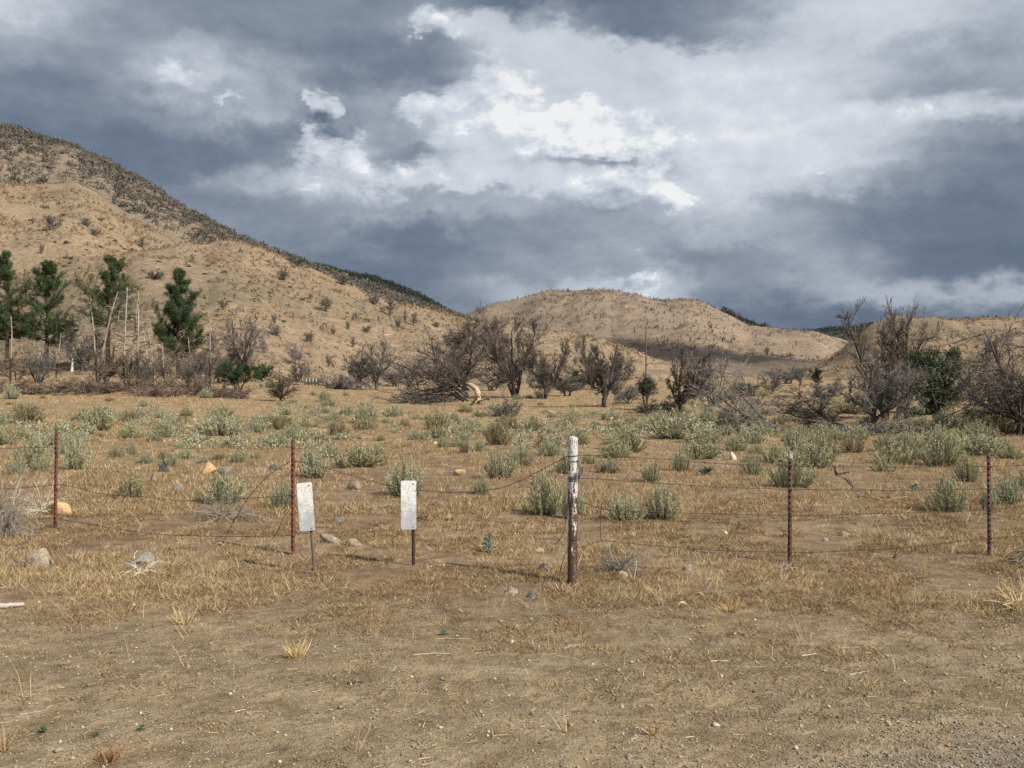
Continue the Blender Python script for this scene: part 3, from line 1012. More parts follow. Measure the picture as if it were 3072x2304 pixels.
LT = 'burnt brush at the foot of the pines'
dead(51, 250, 1112, 992, 110, 'vase', 'round grey dead bush between the densest pine and the thin one', GREY, .9, group=LT, cat='dead bush', name='dead_bush')
dead(52, 734, 1100, 950, 115, 'vase', 'open-crowned dead tree on the slope above the flat-topped green pine', GREY, .6, group=LT)
dead(53, 115, 1150, 1040, 90, 'vase', 'thin grey dead shrub between the charred snags', GREY, .6, group=LT, cat='dead bush', name='dead_bush')
for sd, u, vb, h, w, st, lab in (
        (55, 40, 1178, 45, 150, 'heap', 'brown fallen branches below the crooked bleached snag'),
        (56, 190, 1172, 40, 160, 'heap', 'dead brush spread before the black charred snag'),
        (57, 330, 1180, 55, 150, 'heap', 'tangled dead brush around the foot of the leaning snag'),
        (58, 470, 1188, 60, 170, 'heap', 'tangle of fallen dark branches before the lone pine'),
        (59, 590, 1184, 60, 150, 'heap', 'grey dead brush at the foot of the forked snag'),
        (60, 440, 1158, 85, 90, 'vase', 'dark dead shrub among the snags before the lone pine'),
        (61, 560, 1165, 95, 90, 'vase', 'dead shrub leaning against the lone pine'),
        (63, 650, 1150, 90, 80, 'vase', 'thin dead shrub behind the short charred pole'),
        (64, 385, 1160, 110, 110, 'vase', 'brown dead thicket between the tall grey snags'),
        (65, 505, 1150, 120, 110, 'vase', 'brown dead thicket right behind the pale-footed snag'),
        (66, 320, 1150, 90, 100, 'vase', 'brown dead thicket round the leaning snag'),
        (67, 605, 1160, 120, 90, 'vase', 'brown dead thicket between lone pine and forked snag'),
        (68, 40, 1140, 80, 110, 'vase', 'brown dead thicket under the edge pine'),
        (69, 250, 1180, 40, 120, 'heap', 'brown fallen twigs below the white stump'),
        (70, 690, 1195, 40, 110, 'heap', 'brown fallen twigs below the flat-topped pine')):
    dead(sd, u, vb, vb - h, w, st, lab, (.165, .125, .098) if (st == 'heap' or sd > 63) else (.13, .115, .103), .55 if st == 'heap' else .65, group=LT, cat='dead brush', name='dead_brush')

# green low trees
def juniper(seed, u, vb, vt, w, label, bare=.3, green=(.034, .052, .022), name='juniper', full=1.0):
    p, W, H, px = size_at(u, vb, w, vb - vt)
    p.z -= .05
    return put_tree(name, shrub_tree(seed, H, W, bare, green, px, full), p, label, 'green tree', 'small green trees on the flat', mats={'needles': 'needle'})


juniper(71, 711, 1190, 1086, 105, 'low flat-topped green pine on a thin dark trunk', .45, (.030, .060, .020), 'young_pine')
juniper(72, 786, 1150, 1094, 62, 'rounded bright green bush beside the flat-topped pine', .12, (.045, .085, .026), 'green_bush')
juniper(73, 1076, 1150, 1074, 78, 'half-burnt dark green bush left of the bare tree by the pale panels', .15, (.050, .054, .033), 'green_bush')
juniper(74, 1938, 1232, 1126, 52, 'small green pine with slim pale trunk below the utility pole', .5, (.055, .07, .038), 'young_pine', .35)
juniper(75, 2447, 1154, 1106, 34, 'small conical green tree far back before the round hill', .1, (.034, .05, .026), 'young_pine')
juniper(76, 2822, 1276, 1048, 160, 'dense dark green juniper beside the tall grey dead tree', .16, (.056, .082, .040))
juniper(77, 1745, 1165, 1108, 60, 'dull green bush behind the dead trees in the middle', .1, (.05, .062, .036), 'green_bush')
juniper(78, 2230, 1190, 1150, 80, 'low olive green bush behind the leaning grey tree', .05, (.075, .09, .05), 'green_bush')

# dead trees across the middle and right
MT = 'burnt trees standing on the flat'
dead(101, 848, 1205, 1118, 95, 'vase', 'brown dead bush standing alone in the sage belt', BROWN, .7, cat='dead bush', name='dead_bush')
dead(102, 887, 1094, 1028, 48, 'vase', 'pale forked dead tree low on the slope', SILVER, .4)
dead(103, 902, 1148, 1085, 50, 'vase', 'small dark dead tree beside the pale panels', GREY, .5)
dead(104, 1128, 1170, 1012, 92, 'plume', 'slender dead tree with pale split foot beside the half-burnt bush', GREY, .7)
dead(105, 1068, 1152, 1040, 80, 'vase', 'thin dead tree rising behind the half-burnt bush', GREY, .5)
dead(106, 1393, 1172, 955, 185, 'plume', 'tall plume-shaped dead tree rising behind the fallen trunk', (.092, .08, .071), 1.35)
dead(107, 1240, 1168, 1075, 110, 'vase', 'grey dead tree between the slender tree and the plume-shaped one', GREY, .5)
dead(108, 1546, 1193, 950, 165, 'vase', 'tallest dead tree of the middle group, with a black trunk', (.088, .077, .068), 1.35)
dead(109, 1636, 1196, 1032, 125, 'round', 'round dense dead tree touching the tallest black-trunked one', (.092, .081, .072), 1.4)
dead(110, 1811, 1222, 1030, 150, 'round', 'broad round dead tree standing alone below the shadowed valley', (.085, .074, .066), 1.3)
dead(111, 2039, 1249, 1055, 115, 'round', 'dead tree with single straight black trunk beside a fallen log', (.092, .081, .072), 1.1)
dead(112, 2140, 1216, 1048, 105, 'vase', 'dead tree with bent top behind the leaning grey tree', GREY, .7)
dead(113, 2320, 1292, 1082, 235, 'lean', 'grey dead tree leaning far over towards the black-trunked one', (.165, .148, .133), .6)
dead(114, 2311, 1184, 1108, 70, 'vase', 'small dark dead tree far behind the leaning grey one', GREY, .6)
dead(115, 2404, 1157, 1094, 48, 'vase', 'small dead tree beside the conical green tree', GREY, .5)
dead(116, 2665, 1262, 915, 200, 'vase', 'tallest dead tree, its two leaders crossing the storm sky', (.115, .10, .09), 1.0)
dead(147, 2722, 1258, 925, 115, 'plume', 'dead tree with upswept crown just before the knoll', (.115, .10, .09), .8)
dead(118, 2622, 1290, 1085, 195, 'round', 'wide grey twiggy dead tree in front of the tallest one', (.165, .15, .136), 1.35)
dead(119, 3075, 1305, 950, 330, 'sweep', 'huge dead tree cut by the photo edge, branches drooping to the ground', (.10, .088, .08), 1.0)
dead(120, 2545, 1285, 1165, 185, 'lean', 'fallen dark dead tree before the wide grey twiggy one', (.075, .066, .06), .8)
dead(121, 2235, 1298, 1258, 190, 'heap', 'low heap of grey branches under the leaning tree', (.18, .162, .145), .7, name='brush_pile', cat='brush pile')
dead(122, 2640, 1300, 1255, 240, 'heap', 'low grey brushwood beneath the wide twiggy tree', (.17, .155, .142), .7, name='brush_pile', cat='brush pile')
dead(123, 1511, 1249, 1198, 95, 'heap', 'small grey brush pile on the grass below the tallest middle tree', GREY, .7, name='brush_pile', cat='brush pile')
dead(124, 1280, 1208, 1165, 210, 'heap', 'dark wide brushwood crown of the fallen trunk', (.10, .088, .08), .45, name='brush_pile', cat='brush pile')
dead(125, 1710, 1188, 1125, 90, 'vase', 'grey scrub filling the gap beside the round dense tree', GREY, .9, name='dead_bush', cat='dead bush')
dead(126, 1890, 1210, 1150, 80, 'vase', 'grey scrub between broad round tree and small green pine', GREY, .8, name='dead_bush', cat='dead bush')
dead(127, 1480, 1172, 1105, 90, 'vase', 'grey scrub behind the pale curved trunk', GREY, .5, name='dead_bush', cat='dead bush')
dead(128, 1185, 1160, 1105, 80, 'vase', 'grey scrub behind the brushwood crown of the fallen trunk', GREY, .5, name='dead_bush', cat='dead bush')
dead(129, 2480, 1205, 1140, 100, 'vase', 'grey scrub behind the fallen dark tree', GREY, .8, name='dead_bush', cat='dead bush')
dead(130, 1975, 1240, 1195, 130, 'heap', 'fallen branches between small green pine and black-trunked tree', DARK, .7, name='brush_pile', cat='brush pile')
dead(131, 2360, 1150, 1105, 120, 'vase', 'far grey scrub in a low line before the round hill', GREY, .6, name='dead_bush', cat='dead bush')
dead(132, 3010, 1270, 1110, 200, 'vase', 'grey dead tree behind the drooping tree at the photo edge', GREY, .9)
dead(133, 1030, 1168, 1128, 130, 'heap', 'low dead brush under the half-burnt bush', GREY, .7, name='brush_pile', cat='brush pile')

# the fallen tree with its pale curved trunk
p = spot(1421, 1215)
s = p.y / FPX
pts = np.array([(1421, 1214), (1433, 1196), (1434, 1178), (1428, 1163), (1412, 1152), (1396, 1146)], float)
FP = np.stack([(pts[:, 0] - 1421) * s, np.linspace(0, .5, 6), (1214 - pts[:, 1]) * s - .05], 1)
root = empty('fallen_tree', p)
tag(root, 'fallen tree with thick pale curved trunk and torn dark root', 'fallen tree')
add_mesh('trunk', [tubes(FP[None], np.array([[.21, .19, .18, .165, .14, .09]]), 9, np.array([[(.30, .22, .14), (.46, .36, .235), (.50, .40, .27), (.44, .35, .235), (.40, .32, .22), (.20, .16, .12)]]))], M['rock'], root, smooth=True)
rng = np.random.default_rng(77)
rr = stems(rng, np.repeat([[.05, 0, .1]], 22, 0), cone_dirs(rng, 22, 10, 100) * [1, 1, .8] + [.6, 0, 0], rng.uniform(.35, .9, 22), np.full(22, .045), 5, (0, 0, -.3), .5)
tag(add_mesh('roots', [tubes(rr['P'], rr['R'], 4, wood_cols(rng, 22, (.10, .055, .038)))], M['twig'], root), kind='stuff')
fb = stems(rng, np.stack([rng.uniform(-.9, -.2, 16), rng.uniform(-.3, .6, 16), rng.uniform(.15, 1.6, 16)], 1), np.stack([np.full(16, -1.0), rng.normal(0, .35, 16), rng.uniform(-.15, .75, 16)], 1),
           rng.uniform(2.0, 5.2, 16), rng.uniform(.035, .07, 16), 9, (0, 0, .15), .4)
fb2 = spawn(rng, fb, 16, .1, 1, 45, 14, .42, .4, 6, (0, 0, .3), .4, .5, .018)
fb3 = spawn(rng, fb2, 5, .15, 1, 45, 14, .6, .4, 4, (0, 0, .3), .45, .6, .010)
for l in (fb, fb2, fb3):
    l['P'][..., 2] = np.maximum(l['P'][..., 2], .03)
tag(add_mesh('branches', [tubes(fb['P'], fb['R'], 5, wood_cols(rng, 16, DARK)), tubes(fb2['P'], fb2['R'], 3, wood_cols(rng, len(fb2['P']), DARK))], M['twig'], root), kind='stuff')
tag(add_mesh('twigs', [tubes(fb3['P'], fb3['R'], 3, wood_cols(rng, len(fb3['P']), GREY))], M['twig'], root), kind='stuff')

# ------------------------------------------------------------------ far scrub on the hills (too many and too small to count)
def hill_points(rng, key, n, u0, u1, t0, t1, mask=None):
    h = HILLS[key]
    u = rng.uniform(u0, u1, n)
    t = t0 + (t1 - t0) * rng.random(n)
    F = np.interp(u, U_AX, h.F)
    D = np.interp(u, U_AX, h.D)
    y = F + (D - F) * t
    x = (u - 1536) / FPX * y
    if mask is not None:
        k = mask(u, t, x, y, rng)
        u, t, x, y = u[k], t[k], x[k], y[k]
    z = h.z(x, y)
    ok = (z > -1e3) & (z >= terrain(x, y) - .3)
    return np.stack([x, y, z], 1)[ok]


def scrub_mass(rng, P, size, cols, k=26, flat=.75, leaf=.22):
    """one mesh of many small bushes: clouds of leaf-sized faces"""
    n = len(P)
    S = size[:, None]
    d = norm(rng.normal(0, 1, (n, k, 3))) * rng.random((n, k, 1)) ** .4
    d[..., 2] = np.abs(d[..., 2])
    c = P[:, None] + d * S[:, None] * np.array([.5, .5, flat])
    D = norm(d * .6 + rng.normal(0, .7, (n, k, 3)) + [0, 0, .4]).reshape(-1, 3)
    L = np.repeat(size, k) * leaf * rng.uniform(.7, 1.5, n * k)
    C = np.repeat(cols, k, 0) * rng.uniform(.65, 1.35, (n * k, 1))
    return blades(rng, c.reshape(-1, 3), D, L, L * .55, C, mid=False)


def twig_mass(rng, P, H, cols, k=16, w=.05, spread=.35):
    """one mesh of many small bare trees: slivers fanning up from a stem"""
    n = len(P)
    base = np.repeat(P, k, 0)
    Hk = np.repeat(H, k)
    f = rng.random(n * k) * .55
    f[::k] = 0
    base = base + np.stack([0 * f, 0 * f, f * Hk], 1)
    D = np.stack([rng.normal(0, spread, n * k), rng.normal(0, spread, n * k), np.ones(n * k)], 1)
    D[::k, :2] *= .15
    L = Hk * (1 - f) * rng.uniform(.5, 1.0, n * k)
    L[::k] = H
    W = Hk * w * rng.uniform(.5, 1.2, n * k)
    W[::k] *= 1.8
    C = np.repeat(cols, k, 0) * rng.uniform(.75, 1.3, (n * k, 1))
    return blades(rng, base, D, L, W, C, mid=False)


def tone(rng, n, pal, var=.2):
    pal = np.array(pal)
    return pal[rng.integers(0, len(pal), n)] * rng.uniform(1 - var, 1 + var, (n, 1))


rng = np.random.default_rng(500)
SCRUB = [(.135, .122, .10), (.165, .142, .12), (.105, .108, .085), (.19, .155, .125), (.085, .088, .072)]
mask_ridge = lambda u, t, x, y, r: (fbm(x / 38, y / 70, 7, 4) + .06 * (np.clip(900 - u, 0, 900) / 900)) > (.24 + .24 * r.random(len(u)))
P = hill_points(rng, 'ridge', 14000, -250, 1480, .18, 1.0, mask_ridge)
sz = 1.6 + 5.4 * rng.random(len(P)) ** 2
a = scrub_mass(rng, P, sz, tone(rng, len(P), SCRUB), 26, .6, .26)
P2 = hill_points(rng, 'ridge', 420, -250, 1480, .3, 1.0)
b_ = twig_mass(rng, P2, rng.uniform(2.0, 6.5, len(P2)), tone(rng, len(P2), [(.11, .095, .085), (.16, .14, .12)]), 14, .05)
o = add_mesh('scrub', [a, b_], M['leaf'])
tag(o, 'burnt grey scrub covering the long steep ridge', 'scrub', kind='stuff')

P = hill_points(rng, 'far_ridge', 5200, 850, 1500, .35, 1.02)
o = add_mesh('forest', [scrub_mass(rng, P, rng.uniform(5, 11, len(P)), tone(rng, len(P), [(.030, .038, .030), (.045, .052, .040), (.06, .06, .05)]), 20)], M['leaf'])  # tree greens kept dark to stand in for cloud shade too
tag(o, 'wood with cloud shade in its dark colour, covering the ridge end beyond the scrubby ridge', 'forest', kind='stuff')
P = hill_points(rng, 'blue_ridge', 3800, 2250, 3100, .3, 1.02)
o = add_mesh('forest', [scrub_mass(rng, P, rng.uniform(8, 18, len(P)), tone(rng, len(P), [(.028, .036, .032), (.045, .052, .045), (.06, .062, .055)]), 18)], M['leaf'])  # these greens also carry the cloud shade on the far ridge
tag(o, 'wood with cloud shade in its dark colour on the far ridge beside the knoll', 'forest', kind='stuff')

P = hill_points(rng, 'dome', 1700, 1250, 2500, .2, 1.0, lambda u, t, x, y, r: (fbm(x / 70, y / 70, 31, 4) > .36 + .16 * r.random(len(u))) & ((u < 2150) | (r.random(len(u)) < .35)))
a = twig_mass(rng, P, 1.0 + 3.6 * rng.random(len(P)) ** 2, tone(rng, len(P), [(.215, .165, .13), (.18, .145, .12), (.25, .195, .155)]), 8, .16, .5)
P2 = hill_points(rng, 'dome', 7000, 1250, 2800, .05, 1.0, lambda u, t, x, y, r: fbm(x / 60, y / 60, 33, 4) > .44 + .1 * r.random(len(u)))
b_ = scrub_mass(rng, P2, 1.5 + 4 * rng.random(len(P2)) ** 2, tone(rng, len(P2), [(.155, .13, .105), (.125, .11, .09), (.185, .15, .12)]), 14, .5)
o = add_mesh('scrub', [a, b_], M['leaf'])
tag(o, 'burnt standing trees and scrub speckling the round hill', 'scrub', kind='stuff')
# live dark trees along the far shoulder of the round hill
P = np.concatenate([hill_points(rng, 'dome', 260, 2170, 2300, .90, 1.0), hill_points(rng, 'dome', 60, 1830, 2010, .985, 1.0), hill_points(rng, 'dome', 14, 2030, 2170, .985, 1.0),
                    hill_points(rng, 'dome', 26, 2300, 2480, .97, 1.0)])
o = add_mesh('forest', [scrub_mass(rng, P, rng.uniform(5, 10, len(P)), tone(rng, len(P), [(.035, .045, .034), (.05, .058, .045), (.085, .085, .07)]), 26, 1.0)], M['leaf'])
tag(o, 'dark live trees along the crest and shoulder of the round hill', 'forest', kind='stuff')

# bunch grass and low scrub on the near tan slopes
def slope_stuff(key, n, u0, u1, t0, t1, size, label, pal):
    P = hill_points(rng, key, n, u0, u1, t0, t1, lambda u, t, x, y, r: fbm(x / 22, y / 30, 91, 3) > .42 + .12 * r.random(len(u)))
    o = add_mesh('grass', [scrub_mass(rng, P, rng.uniform(size[0], size[1], len(P)) * (.6 + P[:, 1] / 500), tone(rng, len(P), pal, .3), 8, .5, .38)], M['straw'])
    tag(o, label, 'grass', kind='stuff')


BUNCH = [(.29, .205, .125), (.27, .19, .115), (.25, .175, .105), (.23, .17, .10), (.32, .235, .15), (.20, .155, .095)]
slope_stuff('spur', 7500, -150, 2250, 0.0, 1.0, (.5, 1.3), 'tan bunch grass tufts all over the near spur', BUNCH)
slope_stuff('lobe', 5000, -150, 750, .1, 1.0, (.7, 1.6), 'tan bunch grass tufts on the hillside above the pines', BUNCH)
slope_stuff('knoll', 4500, 2350, 3200, 0.0, 1.0, (.5, 1.3), 'tan bunch grass tufts on the knoll', BUNCH)

# ------------------------------------------------------------------ single shrubs and bare trees one can pick out on the slopes
def scaled_copy(proto, name, loc, sx, sz_, rz, label, cat, group):
    o = bpy.data.objects.new(name, proto)
    COL.objects.link(o)
    o.location = loc
    o.rotation_euler = (0, 0, rz)
    o.scale = (sx, sx, sz_)
    return tag(o, label, cat, group)


shrub_protos = []
for k, pal in enumerate([(.075, .07, .042), (.058, .058, .036), (.095, .08, .048)]):
    q = scrub_mass(np.random.default_rng(900 + k), np.zeros((1, 3)), np.ones(1), np.array([pal]), 110, .8, .2)
    shrub_protos.append(add_mesh('hillside_shrub', [q], M['leaf'], link=False))
small_dead = []
for k in range(6):
    pp = dead_tree(950 + k, ['vase', 'round', 'plume', 'vase', 'plume', 'lean'][k], 1.0, .8, GREY if k % 2 else (.13, .115, .10), .45, .05)
    small_dead.append(add_mesh('small_dead_tree', sum(pp.values(), []), M['twig'], link=False))

rng = np.random.default_rng(61)
SHRUBS = [(35, 594), (140, 625), (190, 648), (96, 662), (345, 724), (240, 618), (118, 690), (200, 730), (165, 727), (372, 748), (395, 752), (260, 750), (430, 762), (300, 742),
          (125, 790), (200, 775), (215, 778), (195, 800), (240, 806), (210, 790), (430, 812), (475, 786), (565, 800), (540, 806), (645, 790), (625, 798), (615, 824), (672, 818),
          (633, 845), (232, 840), (260, 900), (395, 846), (325, 770), (772, 813), (820, 845), (805, 880), (905, 900), (870, 862), (850, 965), (790, 960), (1155, 905), (1100, 960), (1040, 940), (700, 870), (760, 930),
          (560, 850), (690, 905), (650, 935), (500, 880), (120, 850), (60, 820), (280, 870), (330, 690), (300, 660), (80, 740),
          (1640, 1022), (1700, 1020), (1780, 1048), (1850, 1062), (1905, 1085), (1560, 1030), (1610, 1050), (1500, 1050), (1720, 1075), (1330, 1010), (1370, 1030),
          (2640, 1010), (2700, 1000), (2760, 985), (2830, 990), (2868, 1005), (2905, 985), (2950, 978), (2980, 1000), (2930, 1040), (2790, 1050), (2710, 1040), (2860, 1070), (2650, 1060), (2600, 1075)]
SLOPE_MARKS = [(60, 620, 'by the hillside crest'), (230, 640, 'near the high dark dead bush'), (110, 720, 'around the thin dark burnt tree'), (250, 750, 'over the thin pine'), (390, 750, 'at the scrubby ridge edge'),
               (200, 800, 'over the densest pine'), (240, 870, 'between two pines'), (470, 800, 'by the high branch heap'), (620, 810, 'along the spur crest'), (560, 870, 'over the lone pine'),
               (680, 910, 'past the lone pine'), (800, 860, 'where the spur bends'), (820, 960, 'midway on the spur'), (1050, 940, 'near the charred logs'), (1150, 905, 'close to the saddle'),
               (1360, 1020, 'behind the plume-shaped tree'), (1560, 1035, 'behind the tallest middle tree'), (1720, 1040, 'behind the round dense tree'), (1870, 1070, 'at the spur tail')]
for i, (u, v) in enumerate(SHRUBS):
    p = spot(u, v, 90)
    s = p.y / FPX
    w = rng.uniform(11, 24) * s if u < 1300 else rng.uniform(9, 18) * s
    if u < 2400:
        grp = 'dark shrubs dotting the near tan slopes'
        _, lu, lv_, nm = min((abs(u - a) + abs(v - b), a, b, n_) for a, b, n_ in SLOPE_MARKS)
        where = ('wide' if w / s > 18 else 'small' if w / s < 14 else 'middling') + f' dark shrub on the tan slope {nm}, ' + ('lower' if v > lv_ else 'higher') + (' pine side' if u < lu else ' knoll side')
    else:
        grp, where = 'dark shrubs dotting the knoll', ('wide' if w / s > 14 else 'small') + ' dark shrub on the knoll ' + ('near its flat top' if v < 995 else 'halfway down' if v < 1045 else 'low down') + (' by its steep end' if u < 2750 else ' toward the photo edge')
    scaled_copy(shrub_protos[i % 3], 'hillside_shrub', p - Vector((0, 0, .1)), w, w * rng.uniform(.3, .5), rng.uniform(0, 6.28), where, 'shrub', grp)
# (u, base v, height px, width px, label)
SLOPE_TREES = [
    (124, 762, 36, 16, 'thin dark burnt tree standing alone above the densest pine'), (160, 690, 45, 60, 'pale sprawling dead shrub high on the tan hillside'),
    (262, 680, 28, 40, 'dark dead bush near the top of the tan hillside'), (285, 706, 22, 34, 'fallen pale branch below the dark dead bush on the hillside'),
    (428, 745, 36, 30, 'grey dead tree at the edge of the scrubby ridge'), (582, 786, 26, 14, 'small burnt snag on the crest of the spur'),
    (470, 838, 32, 62, 'heap of dead branches high on the spur above the lone pine'), (670, 930, 34, 34, 'small grey dead tree on the spur beyond the lone pine'),
    (978, 935, 48, 54, 'round dead tree with pale trunk halfway up the spur'), (1125, 918, 40, 42, 'dark dead tree near the crest of the spur'),
    (1170, 950, 62, 40, 'white-trunked dead tree near the crest of the spur'), (840, 1012, 50, 44, 'round grey dead tree low on the spur'),
    (930, 1026, 36, 30, 'smaller grey dead tree beside the round one low on the spur'), (1070, 962, 28, 16, 'dark upright stub beside charred logs on the spur'),
    (1058, 966, 30, 14, 'thin burnt stub next to the charred logs on the spur'), (1043, 988, 30, 14, 'thin burnt stub below the charred logs'),
    (1240, 975, 38, 30, 'dark dead tree, larger of the pair near the saddle'), (1218, 970, 44, 14, 'slim dead tree, thinner of the pair near the saddle'),
    (1195, 985, 36, 20, 'burnt sapling below the pair near the saddle'), (1135, 965, 20, 10, 'tiny burnt stub on the open spur'), (1310, 982, 20, 30, 'dark crouching dead bush near the saddle'),
    (985, 1100, 42, 22, 'thin dead sapling above the half-burnt green bush'), (1060, 1042, 34, 26, 'pale dead sapling on the slope above the half-burnt bush'),
    (1486, 1004, 38, 40, 'dark dead tree on the spur between the two tall dead trees'), (850, 842, 40, 44, 'burnt tree against the ridge where the spur bends'),
    (890, 800, 30, 60, 'dark burnt thicket on the edge of the scrubby ridge'), (1030, 856, 34, 50, 'grey burnt tree where spur meets ridge'),
    (820, 965, 26, 20, 'wispy dead sapling on the middle of the spur'), (930, 900, 22, 26, 'wispy dead shrub above the round dead tree'), (1090, 992, 18, 42, 'charred log pile below the dark stub on the spur'),
    (1000, 1005, 28, 16, 'wispy sapling below the pale-trunked round tree'), (1730, 1062, 30, 14, 'thin burnt sapling behind the middle trees'), (1725, 1100, 34, 16, 'slim dead sapling behind the dull green bush'),
    (700, 1085, 60, 40, 'bare thin sapling on the slope beyond the flat-topped pine'), (640, 1060, 70, 36, 'bare thin sapling beyond the forked snag'), (790, 1060, 50, 30, 'bare thin sapling on the lower spur'),
    (2655, 1020, 40, 40, 'small dead bush on the knoll behind the tallest dead tree'), (2970, 1075, 70, 60, 'dead tree on the knoll before the photo edge'), (2300, 1060, 20, 26, 'small scrubby tree on the round hill flank'),
]
for i, (u, v, h, w, lab) in enumerate(SLOPE_TREES):
    p = spot(u, v, 90)
    s = p.y / FPX
    scaled_copy(small_dead[i % 6], 'small_dead_tree', p - Vector((0, 0, .15)), w * s * .95, h * s * 1.0, rng.uniform(0, 6.28), lab, 'dead tree', 'small burnt trees on the slopes')

# ------------------------------------------------------------------ sagebrush
SAGE = (0.446, 0.447, 0.278)
SAGE_P = []
for k, (c, sh, dry, up) in enumerate([(SAGE, 110, .02, 1.0), ((0.416, 0.433, 0.273), 100, .04, 1.2), ((0.457, 0.447, 0.266), 120, .03, .9), ((0.395, 0.392, 0.248), 100, .12, 1.0), ((0.477, 0.477, 0.304), 90, .02, 1.3),
                                      ((0.426, 0.402, 0.225), 110, .15, 1.0), ((0.336, 0.307, 0.173), 95, .3, 1.0), ((0.487, 0.487, 0.321), 100, .02, 1.0)]):
    pp = sage_parts(300 + k, c, sh, 42, dry, up)
    SAGE_P.append((add_mesh('stems', pp['stems'], M['twig'], link=False), add_mesh('leaves', pp['leaves'], M['leaf'], link=False),
                   add_mesh('sagebrush', pp['stems'] + pp['leaves'], M['leaf'], link=False)))


def sage(k, u, vb, w, h, label, group='sagebrush around the fence', rz=0.0, name='sagebrush'):
    p = spot(u, vb)
    s = p.y / FPX
    root = empty(name, p - Vector((0, 0, .02)), rz)
    root.scale = (w * s, w * s * .9, h * s * 1.06)
    for nm, me in zip(('stems', 'leaves'), SAGE_P[k][:2]):
        o = bpy.data.objects.new(nm, me)
        COL.objects.link(o)
        o.parent = root
        o['kind'] = 'stuff'
    return tag(root, label, 'sagebrush', group)


